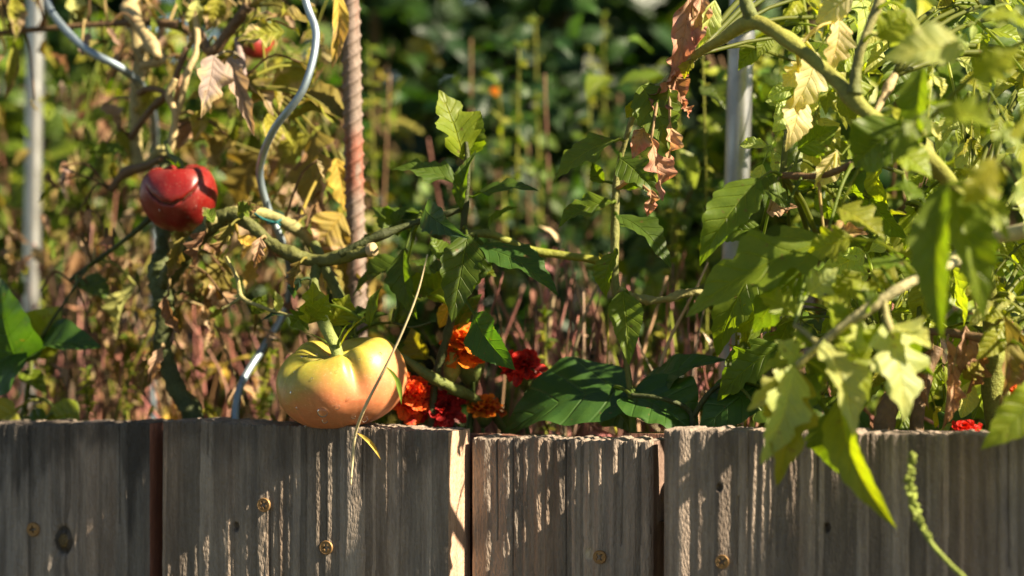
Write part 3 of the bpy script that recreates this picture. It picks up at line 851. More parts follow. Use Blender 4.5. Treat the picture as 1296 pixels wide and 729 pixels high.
for a in (  # withered and yellowing leaves:  bx,by,tx,ty,w,Y,dY,face,col,kind,arch,fold
    (270, 70, 254, 150, 40, .07, -.02, 'S', 'mauve', 'ragged', .1, .55), (290, 72, 322, 172, 36, .08, 0, 'C', 'mauve', 'ragged', .1, .8),
    (305, 90, 345, 150, 34, .11, 0, 'S', 'olive', 'lobed', .15, .6), (300, 40, 352, 20, 30, .1, 0, 'U', 'lime', 'lobed', .1, .3),
    (360, 40, 300, 52, 38, .1, -.02, 'S', 'lime', 'lobed', .1, .4), (390, 28, 335, 22, 26, .11, 0, 'U', 'olive', 'tooth', .1, .3),
    (400, 88, 340, 118, 40, .14, 0, 'S', 'lime', 'tooth', .12, .35), (436, 150, 352, 122, 46, .13, .02, 'U', 'olive', 'tooth', .15, .3),
    (432, 158, 362, 154, 40, .13, 0, 'T', 'lime', 'tooth', .2, .3), (402, 165, 415, 285, 66, .16, -.02, 'D', 'olive', 'lobed', .15, .2),
    (392, 170, 345, 232, 52, .17, 0, 'D', 'lime', 'lobed', .15, .3), (372, 185, 348, 150, 24, .12, 0, 'S', 'lime', 'tooth', .1, .5),
    (425, 200, 440, 272, 34, .15, 0, 'C', 'yellow', 'lobed', .1, .4), (434, 270, 396, 318, 50, .12, -.01, 'S', (.26, .20, .04), 'ovate', .2, .25),
    (430, 300, 410, 372, 40, .13, 0, 'D', 'yellow', 'tooth', .1, .4), (436, 330, 440, 405, 40, .13, 0, 'C', 'olive', 'tooth', .1, .4),
    (428, -12, 420, 88, 26, .10, 0, 'S', 'yellow', 'lance', .1, .7), (200, 110, 170, 152, 28, .15, 0, 'S', 'lime', 'lobed', .1, .5),
    (236, 88, 218, 150, 22, .12, 0, 'C', 'tan', 'lance', .1, 1.0), (255, 150, 225, 190, 34, .14, 0, 'D', 'brown', 'tooth', .1, .5),
    (300, 170, 262, 215, 60, .16, 0, 'D', 'olive', 'lobed', .1, .3), (330, 190, 300, 262, 70, .19, 0, 'D', 'olive', 'lobed', .1, .3),
    (250, 0, 240, 40, 26, .13, 0, 'S', 'pale', 'tooth', .1, .4), (278, -5, 262, 40, 28, .13, 0, 'S', 'lime', 'tooth', .1, .4),
    (14, -10, 20, 50, 24, .12, 0, 'S', 'lime', 'lance', .1, .7), (18, 50, 6, 128, 20, .12, 0, 'S', 'lime', 'lance', .1, .8), (90, -8, 100, 30, 26, .14, 0, 'S', 'pale', 'tooth', .1, .5),
    (130, 130, 152, 170, 30, .15, 0, 'S', 'tan', 'ragged', .1, .7), (150, 165, 168, 210, 34, .15, 0, 'S', 'lime', 'ragged', .1, .5),
    (300, 300, 330, 320, 20, .06, 0, 'S', 'yellow', 'lance', .1, .5), (262, 300, 215, 330, 44, .09, 0, 'D', 'olive', 'lobed', .1, .4),
    (285, 330, 262, 392, 44, .09, 0, 'C', 'olive', 'ragged', .1, .5), (270, 352, 282, 402, 44, .09, 0, 'S', 'tan', 'ragged', .1, .6),
    (172, 358, 148, 428, 40, .12, 0, 'D', 'pale', 'tooth', .1, .7), (258, 385, 268, 420, 26, .1, 0, 'C', 'tan', 'ragged', .1, .9)):
    A.leaf(*a, mat=M_DEAD, wav=.22, twist=A.rng.uniform(-.5, .5), pet=.14, colb=A.rng.choice(['tan', 'brown', 'straw', None]))
for a in (
    (390, 410, 396, 356, 44, .012, -.01, 'S', 'bright', 'lobed', .1, .35), (392, 392, 368, 414, 30, .015, 0, 'S', 'mid', 'lobed', .1, .3),
    (396, 402, 416, 372, 32, .008, -.01, 'S', 'bright', 'lobed', .1, .4), (362, 398, 330, 408, 20, .03, 0, 'U', 'blue', 'tooth', .1, .3),
    (352, 396, 348, 368, 14, .03, 0, 'S', 'pale', 'lance', .1, .5), (420, 412, 442, 372, 44, .035, 0, 'S', 'bright', 'lobed', .1, .3),
    (430, 415, 470, 392, 34, .05, 0, 'U', 'dark', 'lobed', .1, .3), (440, 425, 492, 398, 44, .05, 0, 'U', 'dark', 'lobed', .1, .3),
    (468, 415, 484, 362, 18, .03, 0, 'D', 'mid', 'lance', .1, .5), (380, 352, 372, 378, 20, .03, 0, 'D', 'blue', 'tooth', .1, .3),
    (318, 398, 338, 372, 20, .04, 0, 'S', 'mid', 'lance', .1, .4), (495, 410, 530, 380, 40, .07, 0, 'U', 'dark', 'lobed', .1, .3)):
    A.leaf(*a, pet=.06)
for a in ((232, 300, 212, 352, 30, .045, 0, 'C', 'olive', 'ragged', .1, .8), (262, 292, 248, 340, 34, .035, 0, 'D', 'brown', 'ragged', .1, .7), (292, 284, 276, 330, 30, .03, 0, 'C', 'olive', 'ragged', .1, .8),
          (212, 372, 228, 424, 26, .05, 0, 'D', 'brown', 'ragged', .1, .9), (300, 272, 330, 262, 22, .03, 0, 'S', 'mid', 'tooth', .1, .3), (270, 282, 256, 262, 18, .03, 0, 'S', 'mid', 'tooth', .1, .3), (330, 300, 322, 340, 24, .03, 0, 'C', 'tan', 'ragged', .1, .8),
          (205, 440, 186, 486, 24, .05, 0, 'C', 'tan', 'ragged', .1, .9), (380, 330, 372, 372, 22, .03, 0, 'D', 'olive', 'ragged', .1, .7)):
    A.leaf(*a, mat=M_DEAD, wav=.25, twist=A.rng.uniform(-.8, .8), pet=.05, colb='brown')
# small dry scraps and shoots through the upper left
mbd = MB()
for k in range(300):
    x, y = A.rng.uniform(-30, 440), A.rng.uniform(-40, 330) if k < 200 else A.rng.uniform(300, 530)
    if y > 330 and x > 345: x -= 200
    Y = A.rng.uniform(.08, .34)
    if 170 < x < 290 and 195 < y < 305 and Y < .2: continue
    b = P(x, y, Y); L = S(A.rng.uniform(16, 46), Y)
    d = unit([A.rng.uniform(-.7, .7), A.rng.uniform(-.5, .5), -A.rng.uniform(.2, 1.2)])
    cc = A.rng.choice(['tan', 'brown', 'olive', 'straw', 'lime', 'lime', 'olive', 'mauve', 'pink', 'mid'])
    leaf_geo(mbd, b, b + d * L, L * A.rng.uniform(.3, .7), (A.rng.uniform(-1, 1), -1, A.rng.uniform(-.3, .8)), pal(cc, A.rng), 'ragged', A.rng.uniform(-.2, .3), A.rng.uniform(.2, 1.2), A.rng.uniform(-1.5, 1.5), .25, A.rng.uniform(-.3, .3), 12, 5, A.rng)
    q = A.near(b, .06)
    if q is not None: tube(mbd, [q, (q + b) / 2 + np.array([0, 0, .012]), b], [.0012, .001, .0009], pal(A.rng.choice(['stembrown', 'straw', 'stembrown'])), 5, n=8)
for k in range(64):
    x, y, Y = A.rng.uniform(110, 440), A.rng.uniform(-40, 330), A.rng.uniform(.14, .40)
    if k % 4 == 0: x, y, Y = A.rng.uniform(-20, 330), A.rng.uniform(300, 480), A.rng.uniform(.12, .3)
    cc = A.rng.choice(['olive', 'olive', 'lime', 'tan', 'brown', 'yellow', 'olive', 'mid'])
    d = np.array([A.rng.uniform(-.8, .8), A.rng.uniform(-.6, .2), A.rng.uniform(-.9, .1)])
    fc = unit([A.rng.uniform(-.4, .8), -1, A.rng.uniform(-.2, .7)])
    A.compound(P(x, y, Y), d, S(A.rng.uniform(60, 110), Y, x), fc, cc, 2, A.rng.choice(['lobed', 'ragged', 'tooth']), A.rng.uniform(.5, 1.1), mb=mbd, link=.06, nu=14, fold=1.1, limp=.6, colb=pal(A.rng.choice(['tan', 'brown', 'straw', 'olive'])))
o = mbd.build('foliage', M_DEAD, A.root); o['kind'] = 'stuff'

# ================================================================== plant B: young shoot in the middle
B = Plant('tomato_plant', P(548, 600, .08), 'young tomato shoot with dark green toothed leaves right of the ripening tomato', 'tomato plant', seed=9)
B.stem([(540, 600, .08, 5), (550, 490, .08, 5), (562, 440, .08, 5), (572, 400, .08, 5), (581, 340, .075, 4.6), (588, 270, .07, 4.4), (592, 212, .07, 3.6), (590, 180, .075, 2.6)], 'stemdark')
B.stem([(588, 264, .07, 3.6), (560, 272, .065, 3.6), (530, 280, .06, 4)], 'stemdark', 'branch')
B.stem([(506, 450, .05, 4), (540, 474, .06, 6.5), (574, 492, .08, 6.5), (612, 512, .11, 5), (650, 560, .14, 5)], 'stem', 'branch')
B.stem([(581, 300, .075, 3.5), (620, 296, .09, 4.5), (670, 316, .11, 5.5), (760, 330, .13, 5)], 'stem', 'branch', colb='lime')
B.stem([(545, 408, .07, 1.6), (520, 414, .06, 1.6), (497, 408, .06, 1.6)], 'stemdark', 'branch')
for a in (
    (586, 202, 556, 114, 62, .075, -.005, 'S', 'bright', 'lobed', .06, .3), (590, 198, 608, 140, 34, .085, 0, 'C', 'mid', 'tooth', .1, .3),
    (580, 233, 497, 215, 46, .065, -.012, 'U', 'dark', 'tooth', .1, .3), (583, 264, 603, 190, 24, .06, 0, 'D', 'dark', 'tooth', .1, .5),
    (598, 250, 682, 242, 40, .07, -.01, 'U', 'dark', 'tooth', .1, .25), (538, 262, 594, 302, 36, .03, -.03, 'D', 'blue', 'tooth', .18, .4),
    (592, 296, 572, 408, 52, .045, -.02, 'C', 'dark', 'tooth', .08, .3), (604, 300, 594, 372, 40, .08, 0, 'C', 'dark', 'tooth', .08, .3),
    (512, 314, 528, 404, 40, .05, -.01, 'D', 'dark', 'tooth', .12, .35), (518, 332, 446, 376, 48, .085, 0, 'U', 'dark', 'tooth', .1, .3),
    (606, 312, 706, 375, 52, .06, -.01, 'U', 'deep', 'tooth', .1, .3), (600, 398, 652, 468, 48, .045, -.02, 'D', 'deep', 'ovate', .12, .2),
    (505, 300, 470, 262, 34, .09, 0, 'U', 'dark', 'tooth', .1, .3), (540, 376, 590, 345, 36, .1, 0, 'S', 'bright', 'tooth', .1, .3),
    (535, 272, 470, 276, 34, .1, 0, 'T', 'dark', 'tooth', .1, .3), (520, 370, 560, 352, 30, .1, 0, 'S', 'mid', 'tooth', .1, .3),
    (560, 330, 545, 300, 26, .08, 0, 'S', 'mid', 'tooth', .1, .3), (575, 420, 610, 372, 30, .1, 0, 'D', 'dark', 'tooth', .1, .3),
    (560, 350, 520, 330, 30, .1, 0, 'U', 'dark', 'tooth', .1, .3), (500, 292, 515, 260, 22, .07, 0, 'U', 'dark', 'tooth', .1, .3),
    (480, 300, 452, 318, 26, .08, 0, 'U', 'dark', 'tooth', .1, .3), (615, 290, 660, 262, 28, .1, 0, 'T', 'dark', 'tooth', .1, .3),
    (570, 380, 556, 415, 26, .09, 0, 'S', 'yellow', 'ovate', .1, .3), (598, 340, 628, 350, 26, .1, 0, 'S', 'mid', 'tooth', .1, .3),
    (600, 470, 580, 420, 26, .11, 0, 'D', 'mid', 'tooth', .1, .3), (540, 455, 520, 415, 34, .11, 0, 'D', 'olive', 'tooth', .1, .3)):
    B.leaf(*a, pet=.08)

# ================================================================== plant C: shoot right of the middle
Cp = Plant('tomato_plant', P(800, 600, .1), 'thin shoot with wilting green leaves and curled brown dead leaves above the dark bean leaves', 'tomato plant', seed=12)
Cp.stem([(805, 600, .1, 4), (798, 500, .1, 4), (788, 420, .1, 4), (780, 370, .1, 5), (778, 320, .1, 5), (779, 260, .1, 5), (781, 226, .1, 4.5), (788, 190, .1, 3.5), (812, 120, .09, 4), (838, 108, .08, 4.5), (868, 82, .06, 5), (880, 70, .05, 5)], 'stem', colb='stempale')
Cp.stem([(784, 366, .1, 4), (806, 378, .1, 5), (836, 380, .1, 4.5), (872, 370, .1, 5), (905, 372, .11, 4)], 'stempale', 'branch', lump=.5)
for a in (
    (778, 178, 703, 230, 50, .09, -.01, 'U', 'mid', 'tooth', .12, .3), (784, 200, 836, 252, 42, .085, -.01, 'C', 'dark', 'tooth', .15, .3),
    (776, 256, 706, 290, 46, .09, -.01, 'U', 'mid', 'tooth', .12, .35), (780, 272, 850, 340, 44, .09, -.01, 'U', 'dark', 'tooth', .12, .25),
    (782, 318, 768, 378, 32, .085, 0, 'D', 'mid', 'tooth', .2, .5), (788, 368, 796, 462, 42, .08, -.02, 'C', 'mid', 'ovate', .1, .35),
    (812, 108, 850, 192, 50, .07, -.01, 'C', 'mid', 'tooth', .1, .25), (770, 350, 758, 320, 20, .1, 0, 'S', 'lime', 'tooth', .1, .3),
    (765, 232, 750, 205, 22, .1, 0, 'D', 'mid', 'tooth', .1, .5), (790, 240, 812, 218, 18, .1, 0, 'S', 'mid', 'lance', .1, .3),
    (805, 125, 792, 150, 18, .08, 0, 'S', 'lime', 'tooth', .1, .5), (876, 76, 866, 100, 20, .05, 0, 'D', 'lime', 'tooth', .1, .4),
    (905, 0, 882, 62, 24, .05, 0, 'S', 'pale', 'tooth', .1, .6)):
    Cp.leaf(*a, pet=.08)
for a in ((874, -14, 852, 104, 34, .05, 0, 'S', 'pink', 'lance', .06, .6), (888, -10, 874, 60, 30, .05, 0, 'S', 'pink', 'lance', .1, .7), (858, 60, 836, 120, 26, .06, 0, 'S', 'pink', 'lance', .1, .8), (850, 90, 866, 140, 24, .06, 0, 'C', 'brown', 'ovate', .1, .7),
          (824, 174, 832, 256, 34, .05, 0, 'S', 'pink', 'lance', .06, .5), (848, 152, 842, 214, 24, .06, 0, 'S', 'tan', 'lance', .1, .7), (820, 150, 798, 200, 28, .065, 0, 'S', 'tan', 'ovate', .1, .7),
          (824, 240, 820, 274, 20, .06, 0, 'S', 'pink', 'ovate', .1, .6), (838, 108, 824, 150, 28, .07, 0, 'S', 'brown', 'ovate', .1, .7), (862, 128, 872, 150, 14, .06, 0, 'S', 'pink', 'ovate', .1, .5)):
    Cp.leaf(*a, mat=M_DEAD, wav=.75, curl=Cp.rng.uniform(-.2, .2), twist=Cp.rng.uniform(-.7, .7), pet=.1, colb='rose')

# ================================================================== plant D: the big tomato plant on the right
Dp = Plant('tomato_plant', P(1270, 620, .05), 'big sunlit tomato plant drooping over the boards on the right', 'tomato plant', seed=21)
Dp.stem([(1264, 620, .13, 13), (1258, 520, .13, 13), (1256, 420, .12, 12), (1242, 320, .08, 11), (1205, 235, .03, 10), (1152, 184, -.02, 10), (1100, 145, -.02, 9.5), (1050, 94, -.01, 9), (1002, 54, 0, 8.5), (953, 28, .01, 10), (912, 50, .03, 6.5), (878, 71, .05, 5)], (.15, .17, .03), colb=(.26, .26, .05))
Dp.stem([(953, 28, .01, 8), (944, 0, .01, 7.5), (938, -50, .02, 7)], 'stem', 'branch')
Dp.stem([(1082, 118, -.02, 8), (1084, 86, -.02, 7), (1094, 50, -.02, 6), (1122, -20, -.01, 6)], 'stem', 'branch', colb='stempale')
Dp.stem([(1242, 318, .03, 8), (1200, 334, -.03, 7), (1148, 359, -.06, 6.5), (1104, 388, -.07, 6.5), (1066, 414, -.075, 6), (1030, 444, -.075, 5.5), (1002, 470, -.075, 4)], 'cream', 'branch', colb='stempale')
Dp.stem([(1118, 378, -.068, 5), (1122, 402, -.072, 4), (1130, 430, -.075, 3)], 'stempale', 'branch')
Dp.stem([(1034, 434, -.075, 4), (1018, 420, -.07, 3), (1006, 412, -.06, 3)], 'stempale', 'branch')
Dp.stem([(1200, 330, .02, 8), (1250, 305, 0, 8), (1320, 285, -.02, 8)], 'cream', 'branch')
Dp.stem([(1105, 148, .0, 4), (1120, 120, .01, 5), (1132, 95, .02, 5)], 'straw', 'branch')
Dp.stem([(990, 222, .06, 4), (1040, 222, .05, 4), (1078, 208, .03, 4)], 'stembrown', 'branch')
Dp.stem([(1256, 430, .05, 6), (1180, 420, .07, 5), (1120, 440, .09, 4)], 'stembrown', 'branch')
for a in (
    (1120, 408, 1146, 532, 80, -.072, -.015, 'S', 'pale', 'lobed', .08, .2), (1128, 412, 1178, 440, 44, -.07, -.01, 'S', 'pale', 'lobed', .1, .25), (1118, 410, 1098, 436, 34, -.07, 0, 'S', 'bright', 'round', .1, .3),
    (1042, 432, 1082, 552, 62, -.08, -.02, 'S', 'pale', 'lobed', .1, .3), (1004, 462, 968, 588, 62, -.08, -.02, 'S', 'pale', 'lobed', .1, .3),
    (1010, 468, 985, 614, 66, -.07, -.02, 'C', 'lime', 'lobed', .1, .35), (1064, 500, 1124, 667, 50, -.06, -.03, 'D', 'bright', 'tooth', .16, .5),
    (1050, 520, 1056, 600, 50, -.05, 0, 'D', 'mid', 'tooth', .1, .3), (1062, 412, 1090, 455, 34, -.07, 0, 'S', 'bright', 'round', .1, .3), (1058, 418, 1052, 380, 30, -.07, 0, 'S', 'bright', 'round', .1, .3),
    (1090, 398, 1112, 372, 30, -.07, 0, 'U', 'mid', 'round', .1, .3), (1030, 440, 1000, 420, 36, -.07, 0, 'U', 'bright', 'lobed', .1, .3), (1020, 452, 960, 478, 48, -.06, 0, 'U', 'bright', 'lobed', .1, .3),
    (1030, 470, 1018, 540, 40, -.06, 0, 'D', 'mid', 'tooth', .1, .3),
    (1090, 402, 1066, 470, 34, -.065, -.01, 'S', 'pale', 'lobed', .1, .25), (1104, 392, 1078, 352, 30, -.065, 0, 'S', 'bright', 'lobed', .1, .25), (1076, 410, 1040, 372, 36, -.06, 0, 'S', 'bright', 'lobed', .1, .3),
    (1012, 462, 982, 430, 36, -.065, 0, 'S', 'pale', 'lobed', .1, .3), (1006, 470, 946, 520, 38, -.07, -.01, 'S', 'pale', 'lobed', .1, .25), (1052, 428, 1104, 505, 40, -.055, 0, 'S', 'bright', 'lobed', .1, .3),
    (1134, 410, 1182, 480, 36, -.06, 0, 'D', 'mid', 'lobed', .1, .3), (1060, 440, 1030, 500, 40, -.05, 0, 'D', 'mid', 'lobed', .1, .3), (1010, 400, 960, 372, 44, -.04, 0, 'S', 'bright', 'lobed', .1, .3), (1022, 372, 1060, 340, 40, -.04, 0, 'S', 'pale', 'lobed', .1, .3),
    (1090, 345, 1048, 378, 34, -.03, 0, 'S', 'bright', 'lobed', .1, .3), (1130, 330, 1096, 372, 34, -.03, 0, 'S', 'lime', 'lobed', .1, .3),
    (1218, 58, 1120, 74, 56, -.14, -.02, 'S', 'pale', 'tooth', .12, .25), (1168, 86, 1160, 190, 44, -.08, 0, 'D', 'mid', 'tooth', .05, .4),
    (1034, 66, 1000, 150, 42, .04, -.01, 'S', 'cream', 'ragged', .1, .4), (1012, 118, 994, 192, 36, .04, -.01, 'S', 'cream', 'tooth', .1, .25), (1020, 80, 990, 110, 34, .04, 0, 'S', 'cream', 'lobed', .1, .3),
    (1062, 24, 1048, 92, 40, .02, 0, 'S', 'cream', 'ragged', .1, .4), (1080, -10, 1032, 30, 36, .02, 0, 'S', 'cream', 'tooth', .1, .4),
    (1150, 10, 1128, 60, 40, -.04, 0, 'S', 'pale', 'tooth', .1, .4), (1112, 50, 1148, 12, 40, -.05, 0, 'S', 'bright', 'tooth', .1, .4),
    (1048, 304, 866, 398, 84, -.01, -.02, (-.15, -.85, .5), 'mid', 'lobed', .1, .25), (1030, 330, 950, 420, 62, -.01, 0, (-.2, -.9, .4), 'mid', 'lobed', .1, .25),
    (962, 226, 884, 334, 56, .03, -.02, (-.3, -.9, .3), 'mid', 'tooth', .1, .25), (1000, 262, 930, 232, 44, .04, 0, 'U', 'dark', 'tooth', .1, .25),
    (960, 330, 902, 452, 50, .10, 0, (-.2, -.9, .4), 'mid', 'tooth', .1, .3), (930, 350, 945, 470, 44, .12, 0, 'S', 'bright', 'lobed', .1, .3), (985, 380, 930, 420, 40, .10, 0, 'S', 'bright', 'lobed', .1, .3), (965, 290, 900, 300, 34, .12, 0, 'S', 'mid', 'tooth', .1, .3), (1000, 400, 965, 470, 40, .11, 0, 'S', 'mid', 'lobed', .1, .3),
    (992, 436, 902, 506, 56, .09, 0, (-.1, -.9, .5), 'mid', 'lobed', .1, .3), (942, 432, 918, 528, 44, .11, 0, 'S', 'mid', 'tooth', .1, .3),
    (1196, 232, 1188, 428, 60, -.14, -.02, 'D', 'mid', 'tooth', .08, .5), (1204, 240, 1248, 402, 56, -.12, 0, 'C', 'mid', 'tooth', .1, .35), (1200, 230, 1280, 300, 60, -.12, -.02, 'U', 'bright', 'lobed', .1, .3),
    (1326, 486, 1244, 568, 58, -.03, -.03, 'S', 'bright', 'tooth', .1, .3),
    (1150, 158, 1078, 208, 66, -.03, 0, (-.3, -.9, .3), 'mid', 'round', .1, .2), (1060, 262, 1120, 305, 50, -.03, 0, 'S', 'lime', 'lobed', .1, .4), (1080, 300, 1020, 322, 44, -.02, 0, 'S', 'bright', 'lobed', .1, .3),
    (1130, 190, 1180, 225, 46, -.06, 0, 'S', 'bright', 'tooth', .1, .3), (1190, 140, 1260, 160, 50, -.15, 0, 'S', 'bright', 'lobed', .1, .3), (1230, 100, 1290, 60, 50, -.15, 0, 'S', 'bright', 'lobed', .1, .3),
    (1240, 20, 1310, 40, 60, -.15, 0, 'U', 'bright', 'lobed', .1, .3), (1260, 200, 1220, 260, 50, -.16, 0, 'S', 'lime', 'lobed', .1, .3), (1170, 250, 1120, 240, 40, -.05, 0, 'U', 'mid', 'tooth', .1, .3),
    (1100, 330, 1160, 350, 40, -.05, 0, 'U', 'mid', 'lobed', .1, .3), (1010, 190, 1060, 160, 40, .06, 0, 'S', 'mid', 'tooth', .1, .3), (1060, 190, 1030, 240, 30, .05, 0, 'S', 'cream', 'lance', .1, .5)):
    Dp.leaf(*a, pet=.10, wav=.09, curl=Dp.rng.uniform(-.12, .0), twist=Dp.rng.uniform(-.3, .3))
r = Dp.rng
mbf = MB()
for k in range(78):
    x, y, Y = r.uniform(1075, 1370), r.uniform(-60, 400), r.uniform(-.13, .24)
    if k % 6 == 0: x, y, Y = r.uniform(985, 1090), r.uniform(-60, 330), r.uniform(.16, .28)
    if y > 300 and x > 1170: Y = abs(Y) + .08
    elif y > 240: Y = abs(Y) * .6 + .03
    if x < 1230 and y < 240 and k % 6: Y = abs(Y) * .6 + .06
    if shades(P(x, y, Y), .048): continue
    d = np.array([r.uniform(-.9, .8) if x > 1190 else r.uniform(-.25, .9), r.uniform(-.7, .2), r.uniform(-.7, .4)])
    fc = unit(np.array(r.choice([FACE['S'], FACE['S'], FACE['R'], FACE['S'], FACE['S'], FACE['D'], FACE['T']])) + np.array([r.uniform(-.3, .3), r.uniform(-.3, .3), r.uniform(-.3, .3)]))
    Dp.compound(P(x, y, Y), d, S(r.uniform(95, 165), Y, x), fc, r.choice(['bright', 'bright', 'mid', 'mid', 'lime', 'pale', 'bright']), 2, r.choice(['lobed', 'tooth', 'ovate']), r.uniform(.3, .9), link=.25, mb=None if k < 42 else mbf, nu=16, fold=.2, limp=.3)
for k in range(70):
    x, y, Y = r.uniform(1000, 1340), r.uniform(-40, 470), r.uniform(.0, .2)
    if x < 1090 and y < 330: Y = r.uniform(.12, .25)
    if y > 400 and x < 1010 or shades(P(x, y, Y), .04): continue
    d = np.array([r.uniform(-.8, .8), r.uniform(-.8, .1), r.uniform(-.7, .5)])
    fc = unit(np.array(r.choice([FACE['S'], FACE['S'], FACE['R'], FACE['S'], FACE['T']])) + np.array([r.uniform(-.3, .3), r.uniform(-.3, .3), r.uniform(-.3, .3)]))
    Dp.compound(P(x, y, Y), d, S(r.uniform(55, 95), Y, x), fc, r.choice(['bright', 'bright', 'lime', 'pale', 'pale']), 2, r.choice(['lobed', 'ovate', 'round']), r.uniform(.3, .9), link=.1, mb=mbf, nu=14, fold=.2, limp=.2)
o = mbf.build('foliage', M_LEAF, Dp.root); o['kind'] = 'stuff'
# withered leaves and stumps low on the right
Dp.stem([(1122, 600, .06, 12), (1118, 545, .06, 11), (1128, 508, .07, 11), (1150, 470, .08, 8)], 'stembrown', 'branch')
Dp.stem([(1165, 600, .07, 9), (1160, 545, .07, 9), (1168, 490, .08, 8), (1186, 440, .09, 7)], 'stembrown', 'branch')
for a in ((1198, 430, 1192, 548, 34, .06, 0, 'S', 'tan', 'ragged', .05, 1.0), (1222, 412, 1212, 480, 34, .06, 0, 'S', 'pink', 'ragged', .1, .9), (1180, 440, 1176, 520, 36, .07, 0, 'D', 'brown', 'ragged', .1, .9), (1205, 470, 1200, 535, 26, .05, 0, 'S', 'pink', 'ragged', .1, .9),
          (1270, 400, 1262, 520, 44, .03, 0, 'S', 'olive', 'ragged', .1, .9), (1240, 440, 1222, 500, 36, .07, 0, 'C', 'brown', 'ragged', .1, .8), (1290, 420, 1285, 500, 40, .06, 0, 'C', 'olive', 'ragged', .1, .8), (1220, 480, 1240, 450, 30, .06, 0, 'S', 'lime', 'ragged', .1, .4),
          (1040, 300, 1100, 296, 34, .05, 0, 'S', 'straw', 'ragged', .1, .5), (970, 268, 1010, 262, 26, .08, 0, 'S', 'tan', 'ragged', .1, .5)):
    Dp.leaf(*a, mat=M_DEAD, wav=.3, twist=r.uniform(-1, 1), pet=.1, colb='brown')
# leaves and stems added out of view along the sun's rays to shade the boards
mb_shade = MB()
for k in range(260):
    q = P(r.uniform(-120, 550), r.uniform(565, 760), 0) if k % 4 else P(r.uniform(1010, 1300), r.uniform(580, 760), 0)
    c = q + SUN * r.uniform(1.15, 1.55) / SUN[0] * .8
    if shades(c, .048): continue
    fc = unit(SUN + np.array([r.uniform(-.5, .5), r.uniform(-.5, .5), r.uniform(-.4, .4)]))
    sz = r.uniform(.04, .07)
    d = unit([r.uniform(-.4, .4), r.uniform(-1, 1), r.uniform(-.6, .1)])
    Dp.compound(c - d * sz * .6, d, sz, fc, r.choice(['bright', 'mid', 'dark']), 2, 'lobed', .3, nu=9, nv=4, mb=mb_shade, link=0)
for k in range(3):
    z0 = np.array([.62 + .15 * k, -.05 + .04 * k, .45]); z1 = np.array([.7 + .18 * k, -.12, 1.5])
    tube(mb_shade, [z0, (z0 + z1) / 2 + np.array([.03, 0, 0]), z1], [.008, .007, .004], pal('stem'), 8, .1, n=30)
o = mb_shade.build('foliage', M_LEAF, Dp.root); o['kind'] = 'stuff'

# ================================================================== beans
Bn = Plant('bean_plant', P(800, 600, .1), 'bean plant with big dark green leaves low behind the lower board', 'bean plant', 'bean plants', seed=31, mat=M_BEAN)
Bn.stem([(870, 600, .12, 4), (876, 545, .1, 4), (872, 520, .1, 3.5), (840, 505, .09, 3), (800, 500, .09, 3)], 'stemdark')
Bn.stem([(876, 530, .1, 3.5), (900, 495, .1, 3), (930, 480, .11, 3)], 'stemdark', 'branch')
for a in ((798, 492, 634, 556, 104, .115, -.02, (-.15, -.62, .8), 'deep', 'bean', .12, .15), (800, 500, 884, 556, 86, .105, -.01, (.2, -.7, .7), 'deep', 'bean', .1, .15), (806, 500, 920, 456, 54, .13, 0, (0, -.55, .85), 'deep', 'bean', .1, .2),
          (876, 522, 968, 446, 26, .10, 0, (-.3, -.8, .6), 'dark', 'lance', -.12, .4), (968, 484, 884, 556, 70, .11, -.02, (-.2, -.6, .75), 'deep', 'bean', .1, .2), (760, 500, 800, 548, 60, .13, 0, (0, -.6, .8), 'dark', 'bean', .1, .2),
          (960, 520, 1060, 545, 60, .06, 0, (.1, -.6, .8), 'dark', 'bean', .1, .2), (1020, 540, 1060, 500, 44, .09, 0, 'S', 'mid', 'bean', .1, .2), (1230, 530, 1190, 560, 60, .13, 0, 'U', 'deep', 'bean', .1, .2), (1100, 540, 1060, 560, 60, .13, 0, 'U', 'deep', 'bean', .1, .2)):
    Bn.leaf(*a, pet=.1, wav=.08, nu=30, nv=14)
Bl = Plant('bean_plant', P(30, 600, .08), 'bean plant with broad dark leaves and one bright leaf at the left edge', 'bean plant', 'bean plants', seed=33, mat=M_BEAN)
Bl.stem([(22, 620, .1, 4), (30, 530, .08, 3.6), (38, 470, .07, 3.2), (40, 440, .07, 3)], 'stem')
Bl.stem([(34, 500, .08, 2.5), (60, 508, .07, 2.5), (70, 520, .06, 2.5)], 'stem', 'branch')
Bl.stem([(38, 450, .07, 2.5), (70, 400, .06, 1.8), (110, 340, .07, 1.6)], 'stemdark', 'branch')
for a in ((34, 440, 76, 388, 56, .075, .01, 'S', 'bright', 'bean', .1, .25), (40, 446, 128, 440, 64, .06, -.01, (-.1, -.6, .8), 'deep', 'bean', .1, .25), (20, 455, 0, 352, 96, .05, -.01, (-.4, -.9, .3), 'deep', 'bean', .1, .25),
          (30, 440, -30, 500, 90, .05, 0, (-.3, -.7, .6), 'deep', 'bean', .1, .2), (100, 524, 58, 534, 36, .06, 0, 'S', 'bright', 'bean', .1, .2), (30, 470, 60, 500, 24, .07, 0, 'S', 'mid', 'bean', .1, .2),
          (98, 360, 140, 380, 40, .12, 0, 'U', 'dark', 'bean', .1, .2), (20, 520, -15, 540, 40, .05, 0, 'S', 'lime', 'bean', .1, .2), (55, 535, 10, 545, 40, .05, 0, 'U', 'dark', 'bean', .1, .2)):
    Bl.leaf(*a, pet=.1, wav=.08, nu=28, nv=12)

